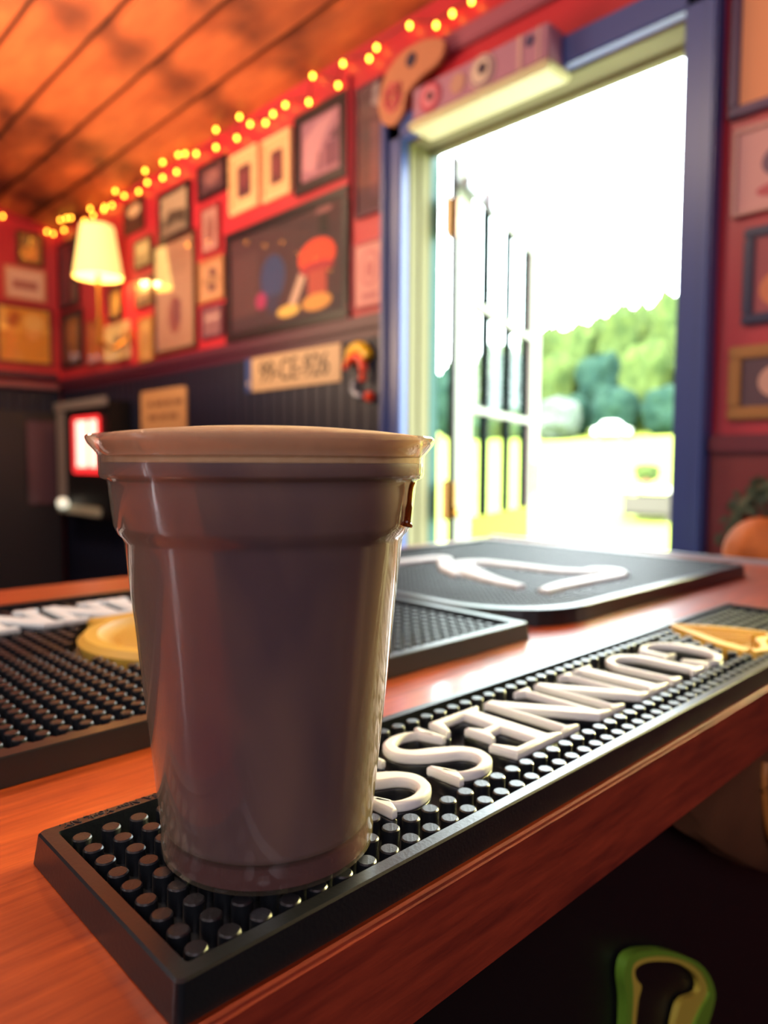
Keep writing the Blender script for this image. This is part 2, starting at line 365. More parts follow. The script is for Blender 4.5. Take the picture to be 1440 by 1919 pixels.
leafA = mat('sunlit_leaves', '434f26', 0.8, spec=0.04, var='2e3c1e', scale=(1.2, 1.2, 1.2), detail=8)
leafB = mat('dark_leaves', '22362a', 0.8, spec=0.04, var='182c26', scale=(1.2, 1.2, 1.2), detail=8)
barkm = mat('bark', '4a3a2c', 0.9)
from mathutils import noise
def crown(r, h, seed, sub=4, lump=0.28):
    b_ = B(); bmesh.ops.create_icosphere(b_, subdivisions=sub, radius=1)
    for v in b_.verts:
        n = v.co.normalized(); d = noise.noise(n * 2.2 + Vector((seed, 0, 0))) * lump + noise.noise(n * 6 + Vector((0, seed, 0))) * lump * .55 + noise.noise(n * 15 + Vector((0, 0, seed))) * lump * .3
        v.co = n / (abs(n.x) ** 3 + abs(n.y) ** 3 + abs(n.z) ** 3) ** (1 / 3) * (1 + d); v.co.x *= r; v.co.y *= r; v.co.z *= h / 2
    return b_
trees = [  # X, Y, crown radius, crown height, material, label: front row, then the taller row behind it
    (44, 38.6, 1.45, 4.9, leafB, 'dark slender tree seen through the gap at the door hinges'),
    (44, 35.2, 1.45, 5.3, leafA, 'light tree seen through the left column of door panes'),
    (44, 31.8, 1.45, 5.2, leafB, 'dark tree seen through the right columns of door panes'),
    (44, 28.4, 1.45, 5.0, leafA, 'front-row yellow-green tree just right of the open door leaf'),
    (44, 25.0, 1.45, 4.7, leafB, 'front-row darker tree in the left half of the open view'),
    (44, 21.6, 1.45, 5.2, leafA, 'front-row light green tree nearest the right jamb'),
    (44, 17.8, 1.4, 5.0, leafB, 'front-row dark tree mostly hidden by the right jamb'),
    (49, 41.5, 1.6, 5.6, leafA, 'back-row light tree at the far left, behind the hinges'),
    (49, 37.4, 1.6, 6.2, leafA, 'back-row light tree rising behind the left door panes'),
    (49, 33.4, 1.6, 6.6, leafA, 'back-row light tree at the free edge of the door leaf'),
    (49, 29.7, 1.6, 6.9, leafA, 'back-row light tree left of centre in the open view'),
    (49, 26.1, 1.65, 7.6, leafA, 'tallest back-row tree in the centre of the open view'),
    (49, 22.4, 1.65, 7.9, leafA, 'tall back-row tree just left of the right jamb'),
    (54, 26.6, 1.8, 8.3, leafA, 'far pale tree filling the dip left of the right jamb, farthest row'),
    (54, 31.2, 1.8, 7.6, leafA, 'far pale tree of the farthest row, middle of the open view'),
    (54, 35.8, 1.8, 7.2, leafA, 'far pale tree of the farthest row, above the free edge of the door'),
    (49, 18.7, 1.6, 7.6, leafA, 'back-row light tree hidden behind the right jamb'),
]
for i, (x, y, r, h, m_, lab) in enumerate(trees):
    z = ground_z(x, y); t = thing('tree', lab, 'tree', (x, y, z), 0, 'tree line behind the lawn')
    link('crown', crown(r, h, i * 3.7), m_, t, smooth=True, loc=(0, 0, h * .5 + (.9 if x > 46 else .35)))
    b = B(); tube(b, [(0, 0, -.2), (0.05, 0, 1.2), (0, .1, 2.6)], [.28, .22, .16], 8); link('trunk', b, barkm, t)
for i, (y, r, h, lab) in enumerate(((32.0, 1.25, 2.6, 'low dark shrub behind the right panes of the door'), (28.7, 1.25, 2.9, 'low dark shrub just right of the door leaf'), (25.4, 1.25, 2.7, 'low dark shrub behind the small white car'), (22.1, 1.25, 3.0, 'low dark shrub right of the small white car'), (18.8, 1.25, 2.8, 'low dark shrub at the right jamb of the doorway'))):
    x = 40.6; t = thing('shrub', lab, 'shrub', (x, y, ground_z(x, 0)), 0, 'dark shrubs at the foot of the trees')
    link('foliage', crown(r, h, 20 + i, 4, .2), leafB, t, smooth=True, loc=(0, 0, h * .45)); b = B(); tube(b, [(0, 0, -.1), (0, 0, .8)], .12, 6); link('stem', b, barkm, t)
t = thing('flowering_shrub', 'pale grey-white flowering shrub in front of the tree line, right of the door leaf', 'shrub', (38, 24.4, ground_z(38, 0)))
link('foliage', crown(1.2, 2.5, 41, 4, .2), mat('pale_blossom', '3c443c', 0.8, spec=0.04, var='525a52', scale=(2, 2, 2)), t, smooth=True, loc=(0, 0, 1.2)); b = B(); tube(b, [(0, 0, -.1), (0, 0, .8)], .1, 6); link('stem', b, barkm, t)
# small white car far on the lawn
cx_, cy_ = 37.0, 20.3
t = thing('car', 'small white car parked far away on the lawn before the trees', 'car', (cx_, cy_, ground_z(cx_, 0)), PI / 2 + .3)
prof = [(-.95, .3), (-.95, .62), (-.6, .72), (-.3, 1.0), (.35, 1.0), (.62, .72), (.95, .6), (.98, .3)]
b = B(); lo = [b.verts.new((x * 1.0, -.5, z)) for x, z in prof]; hi = [b.verts.new((x * 1.0, .5, z)) for x, z in prof]
b.faces.new(lo); b.faces.new(hi[::-1])
for i in range(len(prof)): b.faces.new((lo[i - 1], hi[i - 1], hi[i], lo[i]))
bmesh.ops.recalc_face_normals(b, faces=b.faces); link('car_body', b, mat('white_car_paint', 'f0f0f0', 0.3), t)
b = B(); box(b, -.32, .38, -.505, .505, .74, .93); link('window', b, mat('car_glass', '303a40', 0.1), t)
for sx in (-.6, .6):
    for sy in (-.5, .5):
        b = B(); lathe(b, [(0, -.07), (.2, -.07), (.2, .07), (0, .07)], 16); bmesh.ops.rotate(b, verts=b.verts, matrix=Matrix.Rotation(PI / 2, 3, 'X')); link('wheel', b, rubber, t, loc=(sx, sy, .2))
# garden table with pale top and a potted plant
tx, ty = 12.6, 6.05; tz = ground_z(tx, 0)
t = thing('garden_table', 'low dark crate-like garden table with pale top, right of the doorway view', 'table', (tx, ty, tz), .1)
for i in range(4):
    b = B(); box(b, -.40, .40, -.45 + .23 * i, -.45 + .23 * i + .21, .50, .58, .01); link('slat', b, mat('bleached_wood', 'b8b4a8', .7), t)
for sx in (-.36, .30):
    for sy in (-.42, .36): b = B(); box(b, sx, sx + .07, sy, sy + .07, 0, .5, .006); link('leg', b, mat('weathered_dark_wood', '3c3630', .8), t)
b = B(); box(b, -.33, .33, -.40, .40, .08, .14, .01); link('lower_shelf', b, MATS['weathered_dark_wood'], t)
for sx in (-.39, .37): b = B(); box(b, sx, sx + .02, -.42, .42, .14, .44, .004); link('side_panel', b, MATS['weathered_dark_wood'], t)
t = thing('potted_plant', 'brown potted plant with green leaves standing on the garden table', 'plant', (tx, ty + .15, tz + .58))
b = B(); lathe(b, [(0, 0), (.09, 0), (.13, .18), (.115, .18), (.10, .15), (0, .15)], 20); link('pot', b, mat('terracotta', '8a5a44', .8), t, smooth=True)
link('foliage', crown(.2, .3, 77, 3, .35), leafA, t, smooth=True, loc=(0, 0, .27))
t = thing('garden_chair', 'white plastic garden chair at the right edge of the doorway view', 'chair', (11.9, 5.05, ground_z(12.3, 0)), 1.9)
wp = mat('white_plastic', 'e6e8ea', .4)
b = B(); box(b, -.24, .24, -.24, .24, .42, .45, .01); link('seat', b, wp, t)
b = B(); box(b, -.24, .24, .21, .245, .45, 1.0, .01); link('backrest', b, wp, t)
for sx in (-.23, .19):
    for sy in (-.23, .19): b = B(); box(b, sx, sx + .04, sy, sy + .04, 0, .42, .004); link('leg', b, wp, t)

# ------------------------------------------------------------------ bar
bar = thing('bar_counter', 'long reddish-brown stained wooden bar counter carrying the drip mats', 'bar counter', (0, 0, ZF))
BX1 = 0.955; BY0, BY1 = 0.1358, 0.742
b = B(); box(b, -1.0, BX1, BY0, BY1, -0.0365 - ZF, 0.0 - ZF, 0.0018); top = link('countertop', b, bar_wood, bar)
b = B(); box(b, -1.0, BX1, BY0 - .0025, BY0 + .001, -0.0365 - ZF, -0.0002 - ZF, 0.001); link('edge_strip', b, edge_wood, bar, label='dark red front edge of the counter')
b = B(); box(b, BX1 - .001, BX1 + .012, BY0, BY1, -0.03 - ZF, 0.003 - ZF, 0.002); link('end_glint', b, mat('pale_end_glint', '9aa2a8', .35, metal=.6), bar, label='pale strip for the light reflected along the counter end')  # light reflecting off the counter's end edge, built as a pale strip
b = B(); box(b, -1.0, BX1 - .05, BY0 + .035, BY0 + .055, 0.0, -0.037 - ZF); link('front_panel', b, black_panel, bar)
b = B(); box(b, -1.0, BX1 - .05, BY1 - .055, BY1 - .035, 0.0, -0.037 - ZF); link('back_panel', b, black_panel, bar)
b = B(); box(b, BX1 - .07, BX1 - .05, BY0 + .055, BY1 - .055, 0.0, -0.037 - ZF); link('end_panel', b, black_panel, bar)

# letters (cap height 1)
GL = {
 'I': (.38, [[(0, 0), (.38, 0), (.38, .06), (.28, .11), (.28, .89), (.38, .94), (.38, 1), (0, 1), (0, .94), (.10, .89), (.10, .11), (0, .06)]]),
 'N': (.86, [[(0, 0), (.28, 0), (.28, .06), (.19, .11), (.19, .70), (.62, 0), (.76, 0), (.76, .90), (.86, .94), (.86, 1), (.56, 1), (.56, .94), (.66, .90), (.66, .32), (.24, 1), (0, 1), (0, .94), (.09, .88), (.09, .11), (0, .06)]]),
 'E': (.72, [[(0, 0), (.66, 0), (.72, .30), (.64, .30), (.54, .12), (.30, .12), (.30, .43), (.42, .43), (.48, .32), (.55, .32), (.55, .66), (.48, .66), (.42, .55), (.30, .55), (.30, .88), (.52, .88), (.60, .70), (.68, .70), (.64, 1), (0, 1), (0, .94), (.10, .89), (.10, .11), (0, .06)]]),
 'U': (.90, [[(0, 1), (0, .94), (.08, .89), (.08, .34)] + arc(.45, .34, .37, .36, 180, 360)[1:-1] + [(.82, .34), (.82, .89), (.90, .94), (.90, 1), (.62, 1), (.62, .94), (.70, .89), (.70, .36)] + arc(.48, .36, .22, .24, 360, 180)[1:-1] + [(.26, .36), (.26, .89), (.35, .94), (.35, 1)]]),
 'S': (.70, [sweep2d([(.61, .74), (.53, .90), (.35, .945), (.18, .88), (.12, .73), (.19, .60), (.36, .50), (.53, .40), (.60, .27), (.54, .12), (.36, .055), (.18, .10), (.09, .26)], [.05, .08, .11, .14, .17, .18, .20, .18, .17, .14, .11, .08, .05]),
             [(.58, 1.0), (.66, 1.0), (.67, .64), (.59, .64), (.50, .86)], [(.12, 0), (.04, 0), (.03, .36), (.11, .36), (.20, .14)]]),
 'G': (.95, [sweep2d([(.80, .72), (.70, .89), (.50, .95), (.27, .87), (.14, .68), (.105, .50), (.14, .31), (.27, .13), (.50, .05), (.70, .10), (.78, .20)], [.06, .08, .10, .15, .19, .21, .19, .15, .10, .11, .14]),
             [(.70, .06), (.86, .10), (.86, .42), (.94, .45), (.94, .51), (.58, .51), (.58, .45), (.70, .42)], [(.78, 1), (.85, 1), (.87, .64), (.79, .64), (.68, .86)]]),
}
def word(parent, spans, y_base, height, z, m, thick, bev, shrink=.0008):
    """spans: (letter, x_left, x_right) as they lie on the mat, letters turned half round to be read from the far side"""
    for ch, x0, x1 in spans:
        w, polys = GL[ch]; sx = (x1 - x0) / w
        P = [[(x1 - u * sx, y_base - v * height) for u, v in poly] for poly in polys]
        cap = .0038; bm = raised(P, cap, bev, 2, shrink); bmesh.ops.translate(bm, verts=bm.verts, vec=(0, 0, z + thick - cap))
        lt = link('letter', bm, m, parent, smooth=True, label='raised white letter ' + ch)
        bm = raised(P, thick - cap, .0003, 1, shrink); bmesh.ops.translate(bm, verts=bm.verts, vec=(0, 0, z)); link('letter_base', bm, rubber_pin, lt, label='black base under the letter')

def tray(w, d, h, rim, base=0.0015, flare=0.0012, corner=0.002, cr=None):
    """shallow rubber tray w x d: outer outline, flat rim, recessed floor"""
    def ring(inset, z, rad):
        pts = []
        for cx, cy, a0 in ((w - rad - inset, rad + inset, -90), (w - rad - inset, d - rad - inset, 0), (rad + inset, d - rad - inset, 90), (rad + inset, rad + inset, 180)):
            r_ = rad
            if cr and a0 == cr[0]:
                r_ = cr[1]; cx = inset + r_ if cx < w / 2 else w - inset - r_; cy = inset + r_ if cy < d / 2 else d - inset - r_
            n = 10
            pts += [(cx + r_ * math.cos(math.radians(a0 + 90 * k / n)), cy + r_ * math.sin(math.radians(a0 + 90 * k / n)), z) for k in range(n + 1)]
        return pts
    b_ = B(); R_ = [ring(-flare, 0, corner), ring(0, h - .0006, corner), ring(.0006, h, corner), ring(rim, h, corner * .6), ring(rim + .0004, base, corner * .6)]
    V_ = [[b_.verts.new(p) for p in r_] for r_ in R_]; n = len(V_[0])
    for a, c in zip(V_, V_[1:]):
        for i in range(n): b_.faces.new((a[i], a[(i + 1) % n], c[(i + 1) % n], c[i]))
    b_.faces.new(V_[-1]); b_.faces.new(V_[0][::-1])
    return b_
def pin_mesh(r, h, seg=14, bev=.0004):
    b_ = B(); lathe(b_, [(r * 1.04, 0), (r, h - bev), (r - bev, h), (0, h)], seg); return b_
def dist(p): return math.hypot(p[0], p[1])

# --- the front mat (under the cup)
MX, MY = 0.0709, 0.1376
fm = thing('bar_mat', 'long narrow black rubber bar mat with raised white GUINNESS lettering under the cup', 'bar mat', (0, 0, .0004))
b = tray(0.5334, 0.0886, .0095, .0046); bmesh.ops.translate(b, verts=b.verts, vec=(MX, MY, 0)); link('mat_tray', b, rubber, fm)
spans = [('S', .1560, .1870), ('S', .1895, .2215), ('E', .2220, .2590), ('N', .2580, .3000), ('N', .2990, .3380), ('I', .3370, .3585), ('U', .3610, .4030), ('G', .4020, .4450)]
YT, YBs = .1600, .2075
word(fm, spans, YBs, YBs - YT, .0012, white_rubber, .0088, .0011)
# harp emblem at the far end
harp = [sweep2d([(.492, .221), (.480, .200), (.466, .178), (.459, .157)], [.004, .008, .010, .012]),
        sweep2d([(.459, .157), (.470, .152), (.482, .157), (.494, .163), (.508, .160), (.518, .166)], [.010, .007, .006, .007, .007, .005]),
        sweep2d([(.518, .166), (.514, .182), (.506, .202), (.493, .221)], [.005, .006, .006, .005])]
for k_ in range(6):
    a = .12 + .13 * k_; harp.append(sweep2d([(.459 + .033 * a * 1.0, .157 + .064 * a), (.470 + .045 * a, .157 + .004 * math.sin(a * 3) + .012 * a)], [.0012, .0012]))
bm_ = raised(harp, .0085, .0004, 1); bmesh.ops.translate(bm_, verts=bm_.verts, vec=(0, 0, .0012)); link('harp_emblem', bm_, yellow_rubber, fm, label='raised yellow harp emblem')
def in_harp(x, y): return .452 < x < .525 and .150 < y < .224 and (x - .459) > (y - .157) * .5 - .010 and (x - .518) < -(y - .166) * .45 + .006
pins = []
for i in range(62):
    for j in range(9):
        x, y = .0806 + .00903 * i, .1470 + .0086 * j
        if x > MX + .5334 - .009: continue
        if .1535 < x < .449 and .1600 < y < .2120: continue
        if in_harp(x, y): continue
        pins.append((x, y))
pins.sort(key=dist)
p0 = link('pin', pin_mesh(.0029, .0070), rubber_pin, fm, smooth=True, loc=(pins[0][0], pins[0][1], .0015))
for q in pins[1:300]:
    o = p0.copy(); COL.objects.link(o); o.location = (q[0], q[1], .0015)
def stuff_pins(parent, pts, r, h, z, seg=8, name='pin_field', pm=rubber_pin):
    V_, F_ = [], []
    for x, y in pts:
        n = len(V_)
        for zz, rr in ((z, r * 1.04), (z + h, r)):
            V_ += [(x + rr * math.cos(2 * PI * k / seg), y + rr * math.sin(2 * PI * k / seg), zz) for k in range(seg)]
        F_ += [(n + k, n + (k + 1) % seg, n + seg + (k + 1) % seg, n + seg + k) for k in range(seg)] + [tuple(range(n + seg, n + 2 * seg))]
    me = bpy.data.meshes.new(name); me.from_pydata(V_, [], F_); me.materials.append(pm)
    o = bpy.data.objects.new(name, me); COL.objects.link(o); o.parent = parent; o['kind'] = 'stuff'; return o
if len(pins) > 300: stuff_pins(fm, pins[300:], .0029, .0070, .0015, 12)
bm_ = textmesh('USA. New York, NY.', .0040, .0004, 1.0)
bmesh.ops.rotate(bm_, verts=bm_.verts, matrix=Matrix.Rotation(PI, 3, 'Z')); bmesh.ops.translate(bm_, verts=bm_.verts, vec=(.0945, .2240, .0096))
link('moulded_text', bm_, mat('worn_rubber_text', '26282c', .3), fm, label='tiny moulded lettering USA. New York, NY. on the rim')

# --- big mat on the left
lm = thing('bar_mat', 'large black rubber bar mat behind the cup with white lettering and a round golden emblem', 'bar mat', (0, 0, .0004))
LX0, LX1, LY0, LY1 = -.040, .417, .288, .602
b = tray(LX1 - LX0, LY1 - LY0, .0115, .0075, corner=.003); bmesh.ops.translate(b, verts=b.verts, vec=(LX0, LY0, 0)); link('mat_tray', b, rubber, lm)
step = .0415; xs0 = .010
sp2 = []; x_ = xs0
for c_ in 'SSENNIUG':
    w_ = {'I': .021, 'S': .040, 'E': .041}.get(c_, .045); sp2.append((c_, x_, x_ + w_)); x_ += w_ + .0012
word(lm, sp2, .560, .056, .0015, white_bright, .0115, .0012, -.0012)
HC = (.2380, .432)
b = B(); lathe(b, [(0, .0015), (.070, .0015), (.072, .0085), (.068, .0122), (.060, .0122), (.0555, .0078), (.049, .0072), (.0455, .0100), (0, .0100)], 56, (HC[0], HC[1], 0)); box(b, .195, .281, HC[1] + .060, HC[1] + .072, .0015, .012, .001); link('round_emblem', b, gold_rubber, lm, smooth=True, label='raised golden round emblem')
pts = []
for i in range(49):
    for j in range(33):
        x, y = LX0 + .0135 + .0091 * i, LY0 + .0135 + .0091 * j
        if y > LY1 - .012 or x > LX1 - .011: continue
        if math.hypot(x - HC[0], y - HC[1]) < .076 or (.19 < x < .286 and .48 < y < .508): continue
        if .505 < y < .562 and xs0 < x < xs0 + .34: continue
        pts.append((x, y))
vis = [p for p in pts if p[0] > .06 and (p[0] < .21 or p[0] > .24)]; vis.sort(key=dist); near = vis[:300]; ns = set(near)
o0 = link('pin', pin_mesh(.0030, .0075, 12), rubber_pin, lm, smooth=True, loc=(near[0][0], near[0][1], .0015))
for q in near[1:]:
    o = o0.copy(); COL.objects.link(o); o.location = (q[0], q[1], .0015)
stuff_pins(lm, [p for p in pts if p not in ns], .0030, .0075, .0015, 10)

# --- large rounded mat at the far end
rm = thing('bar_mat', 'large black rubber bar mat with rounded corner and white flowing stroke, nearest the door', 'bar mat', (0, 0, .0004))
RX0, RX1, RY0, RY1 = .4235, .835, .292, .652
b = tray(RX1 - RX0, RY1 - RY0, .0125, .0085, corner=.012, cr=(180, .075)); bmesh.ops.translate(b, verts=b.verts, vec=(RX0, RY0, 0)); link('mat_tray', b, rubber, rm)
sw = [sweep2d([(.527, .372), (.540, .415), (.565, .460), (.600, .503), (.628, .497), (.634, .450), (.636, .405), (.652, .380)], [.012, .020, .026, .026, .022, .020, .018, .016]),
      sweep2d([(.522, .347), (.560, .352), (.610, .352), (.655, .352), (.678, .368), (.664, .382), (.645, .376)], [.012, .020, .022, .024, .022, .018, .010]),
      sweep2d([(.540, .560), (.585, .556), (.622, .552), (.602, .528), (.568, .498), (.535, .452)], [.018, .022, .020, .018, .016, .010])]
for s_ in sw:
    bm_ = raised([s_], .013, .002); bmesh.ops.translate(bm_, verts=bm_.verts, vec=(0, 0, .0015)); link('raised_stroke', bm_, white_bright, rm, smooth=True, label='raised white curved stroke')
def seg_d(p, poly_pts):
    return min(math.hypot(p[0] - a, p[1] - c) for a, c in poly_pts)
cl = [(a, c) for s_ in sw for a, c in s_]
def inside(p, poly):
    r_ = False; n = len(poly)
    for i in range(n):
        x1, y1 = poly[i]; x2, y2 = poly[i - 1]
        if (y1 > p[1]) != (y2 > p[1]) and p[0] < (x2 - x1) * (p[1] - y1) / (y2 - y1) + x1: r_ = not r_
    return r_
pts = []
for i in range(70):
    for j in range(58):
        x, y = RX0 + .0125 + .0057 * i, RY0 + .0125 + .0057 * j
        if x > RX1 - .011 or y > RY1 - .011: continue
        if x < RX0 + .075 and y < RY0 + .075 and math.hypot(x - RX0 - .075, y - RY0 - .075) > .0635: continue
        if any(inside((x, y), s_) for s_ in sw) or seg_d((x, y), cl[::3]) < .0035: continue
        pts.append((x, y))
pts.sort(key=dist)
o0 = link('pin', pin_mesh(.0023, .0098, 8, .0003), rubber_pin_far, rm, smooth=True, loc=(pts[0][0], pts[0][1], .0015))
for q in pts[1:300]:
    o = o0.copy(); COL.objects.link(o); o.location = (q[0], q[1], .0015)
stuff_pins(rm, pts[300:], .0023, .0098, .0015, 8, pm=rubber_pin_far)

# ------------------------------------------------------------------ the cup
CX, CY, CZ = .1217, .1765, .0086
plastic = glassy('clear_cup_plastic', tint=(.97, .96, .96), rough=.035, ior=1.5, haze=.03, haze_col=(.60, .46, .30), boost=1.15, limb=.55)
cup = thing('plastic_cup', 'clear plastic cup of dark stout with tan foam head standing on the front mat', 'cup', (CX, CY, CZ + .0004))
outer = [(0, .0045), (.0262, .0045), (.0280, .0004), (.0302, .0), (.0313, .0012), (.03150, .0050), (.0312, .0075), (.0314, .0090), (.0399, .0915), (.0405, .0927), (.0416, .0938), (.0426, .0962), (.0437, .1070), (.0440, .1082), (.0456, .1090), (.0460, .1100), (.0461, .1150)]
inner = [(.0456, .1150), (.04555, .1103), (.0451, .1096), (.0435, .1088), (.0432, .1070), (.0421, .0964), (.0411, .0944), (.0400, .0930), (.0393, .0915), (.0309, .0092), (.0300, .0080), (0, .0075)]
b = B(); lathe(b, outer + inner, 160); link('cup_wall', b, plastic, cup, smooth=True)
rim = [(.0461, .1150), (.0464, .1157), (.0474, .1168), (.0486, .1182), (.0492, .1195), (.04925, .1200), (.0489, .1204), (.0478, .1203), (.0466, .1200), (.0457, .1195), (.0455, .1180), (.0456, .1150)]
b = B(); lathe(b, rim, 160, close=True); link('rolled_rim', b, glassy('rim_plastic', tint=(.95, .88, .82), rough=.05, ior=1.5, haze=.35, haze_col=(.75, .50, .33), boost=1.8), cup, smooth=True)
# stout: brown body, slightly lighter settling clouds
m = bpy.data.materials.new('settling_stout'); m.use_nodes = True; nt = m.node_tree; bs = nt.nodes['Principled BSDF']; N, L = nt.nodes.new, nt.links.new
tc = N('ShaderNodeTexCoord'); mp = N('ShaderNodeMapping'); mp.inputs['Scale'].default_value = (28, 28, 14); L(tc.outputs['Object'], mp.inputs[0])
nz = N('ShaderNodeTexNoise'); nz.inputs['Scale'].default_value = 1; nz.inputs['Detail'].default_value = 2; nz.inputs['Distortion'].default_value = .6; L(mp.outputs[0], nz.inputs['Vector'])
cr = N('ShaderNodeValToRGB'); cr.color_ramp.elements[0].position = .35; cr.color_ramp.elements[1].position = .72
cr.color_ramp.elements[0].color = (.115, .066, .090, 1); cr.color_ramp.elements[1].color = (.30, .165, .125, 1)
L(nz.outputs['Fac'], cr.inputs[0]); L(cr.outputs[0], bs.inputs['Base Color']); bs.inputs['Roughness'].default_value = .55; bs.inputs['Specular IOR Level'].default_value = .2
bs.inputs['Subsurface Weight'].default_value = .6; bs.inputs['Subsurface Radius'].default_value = (1.0, .80, .35); bs.inputs['Subsurface Scale'].default_value = .008
stout = m
beer = [(0, .0080), (.0296, .0080), (.0302, .0086), (.0306, .0100), (.0390, .0915), (.0397, .0932), (.0408, .0948), (.0418, .0966), (.0429, .1070), (.0432, .1086), (.0448, .1096), (.0452, .1102), (.0452, .1131), (0, .1131)]
b = B(); lathe(b, beer, 128); link('stout', b, stout, cup, smooth=True, label='dark brown stout')
foam = [(0, .1132), (.0452, .1132), (.0453, .1150), (.0454, .1185), (.0452, .1200), (.0436, .1210), (.036, .1219), (.024, .1229), (.010, .1233), (0, .1234)]
b = B(); lathe(b, foam, 128); fo = link('foam_head', b, mat('tan_foam', 'c49a6c', .75, var='cfa97e', scale=(300, 300, 300), bump=.3), cup, smooth=True, label='tan foam head domed above the rim')
b = B(); lathe(b, [(0, .0052), (.0285, .0052), (.0300, .0014), (.0303, .0014), (.0303, .0070), (0, .0070)], 96); link('cup_base', b, glassy('hazy_base', tint=(.7, .55, .55), rough=.1, haze=.4, haze_col=(.20, .085, .085)), cup, smooth=True, label='hazy reddish clear base')
# a drip running down outside the step, on the door side
def on_cup(deg, r, z): a = math.radians(deg); return Vector((r * math.cos(a), r * math.sin(a), z))
b = B(); tube(b, smooth_path([on_cup(-63, .0448, .1082), on_cup(-63, .0441, .1060), on_cup(-63, .0436, .1010), on_cup(-63, .0432, .0975), on_cup(-63, .0428, .0958)], 4), [.0007] * 8 + [.0010] * 5 + [.0013, .0018, .0018, .0006][:4], 10)
link('drip', b, glassy('drip_liquid', tint=(.35, .16, .08), rough=.0, ior=1.33, boost=1.6), cup, smooth=True, label='brown drip of stout')

# ------------------------------------------------------------------ under the bar
GREEN = mat('green_plastic', '6f9a2c', .45); YEL = mat('yellow_plastic', 'c8b044', .45)
op = thing('bottle_opener', 'green and yellow plastic bottle opener hanging on the black panel below the bar', 'bottle opener', (0, .165, 0))
outl = smooth_path([(.322, -.205, 0), (.3277, -.175, 0), (.3286, -.150, 0), (.3252, -.1325, 0), (.331, -.1255, 0), (.351, -.1320, 0), (.3842, -.1495, 0), (.4225, -.1765, 0), (.4430, -.2020, 0), (.4400, -.2150, 0), (.4250, -.2250, 0), (.405, -.235, 0)], 5)
inl = smooth_path([(.3412, -.205, 0), (.3418, -.175, 0), (.3440, -.1575, 0), (.3474, -.1508, 0), (.3412, -.1432, 0), (.3407, -.1373, 0), (.3577, -.1421, 0), (.3918, -.1602, 0), (.4191, -.1822, 0), (.4223, -.1938, 0), (.401, -.1872, 0), (.3920, -.1924, 0), (.383, -.215, 0)], 5)
mid = [(a * .58 + c * .42) for a, c in zip([outl[int(i * (len(outl) - 1) / 59)] for i in range(60)], [inl[int(i * (len(inl) - 1) / 59)] for i in range(60)])]
O60 = [outl[int(i * (len(outl) - 1) / 59)] for i in range(60)]; I60 = [inl[int(i * (len(inl) - 1) / 59)] for i in range(60)]
def band(A, C, y0, y1):
    b_ = B(); n = len(A)
    va = [[b_.verts.new((p.x, yy, p.y)) for p in P_] for P_, yy in ((A, y0), (C, y0), (C, y1), (A, y1))]
    for r1, r2 in zip(va, va[1:] + va[:1]):
        for i in range(n - 1): b_.faces.new((r1[i], r1[i + 1], r2[i + 1], r2[i]))
    b_.faces.new([r_[0] for r_ in va]); b_.faces.new([r_[-1] for r_ in va][::-1]); bmesh.ops.recalc_face_normals(b_, faces=b_.faces); return b_
link('opener_body', band(O60, mid, -.001, .004), GREEN, op, smooth=True); link('opener_lip', band(mid, I60, .0005, .004), YEL, op, smooth=True, label='yellow inner lip')
bag = thing('leather_bag', 'brown leather bag with an orange highlight coloured along its seam hanging under the bar', 'bag', (0.53, .156, -.110))
b = B(); bmesh.ops.create_icosphere(b, subdivisions=4, radius=1)
for v in b.verts:
    n = v.co.copy(); k_ = 1 + .05 * noise.noise(n * 3); v.co = Vector((n.x * .22 * k_, n.y * .012, min(.070, n.z * .050 * k_ + n.x * -.100)))
link('bag_body', b, mat('brown_leather', '6a4228', .55, var='4a2e1c', scale=(12, 12, 12), bump=.4, bscale=(300, 300, 300)), bag, smooth=True)
b = B(); tube(b, smooth_path([(-.075, -.0115, .055), (-.078, -.0125, .038), (-.068, -.0130, .010), (-.045, -.0130, -.010), (-.01, -.0130, -.025)], 5), .0022, 8); link('seam_highlight', b, mat('orange_highlight', 'b06a2a', .5), bag, smooth=True, label='seam with its orange highlight put into the colour')  # highlight along the stitched edge, put into an orange tube
b = B(); tube(b, smooth_path([(-.12, -.006, .05), (-.10, -.008, .066), (-.04, -.008, .060)], 4), .003, 8); link('strap', b, MATS['brown_leather'], bag, smooth=True)

# ------------------------------------------------------------------ string lights
bulb_at = [(1.116, 3.78, 1.279), (1.316, 3.78, 1.252), (1.346, 3.78, 1.248), (1.365, 3.69, 1.25), (1.31, 3.585, 1.261), (1.319, 3.536, 1.259), (1.33, 3.506, 1.257), (1.362, 3.432, 1.233), (1.343, 3.314, 1.254), (1.362, 3.327, 1.232), (1.362, 3.21, 1.229), (1.362, 3.204, 1.239), (1.362, 3.127, 1.227), (1.336, 3.032, 1.256), (1.362, 3.004, 1.236), (1.362, 2.869, 1.218), (1.331, 2.745, 1.257), (1.362, 2.792, 1.233), (1.34, 2.617, 1.255), (1.362, 2.662, 1.216), (1.362, 2.552, 1.207), (1.348, 2.511, 1.253), (1.359, 2.48, 1.251), (1.362, 2.405, 1.23), (1.343, 2.237, 1.254), (1.362, 2.27, 1.211), (1.362, 2.137, 1.201), (1.349, 2.1, 1.253), (1.362, 2.057, 1.22), (1.362, 1.97, 1.196), (1.362, 1.929, 1.209), (1.362, 1.864, 1.214), (1.362, 1.748, 1.183), (1.362, 1.729, 1.25), (1.362, 1.614, 1.182), (1.362, 1.593, 1.233), (1.362, 1.485, 1.205), (1.362, 1.456, 1.222), (1.362, 1.334, 1.227), (1.362, 1.243, 1.19), (1.362, 1.191, 1.195), (1.362, 1.132, 1.198)]
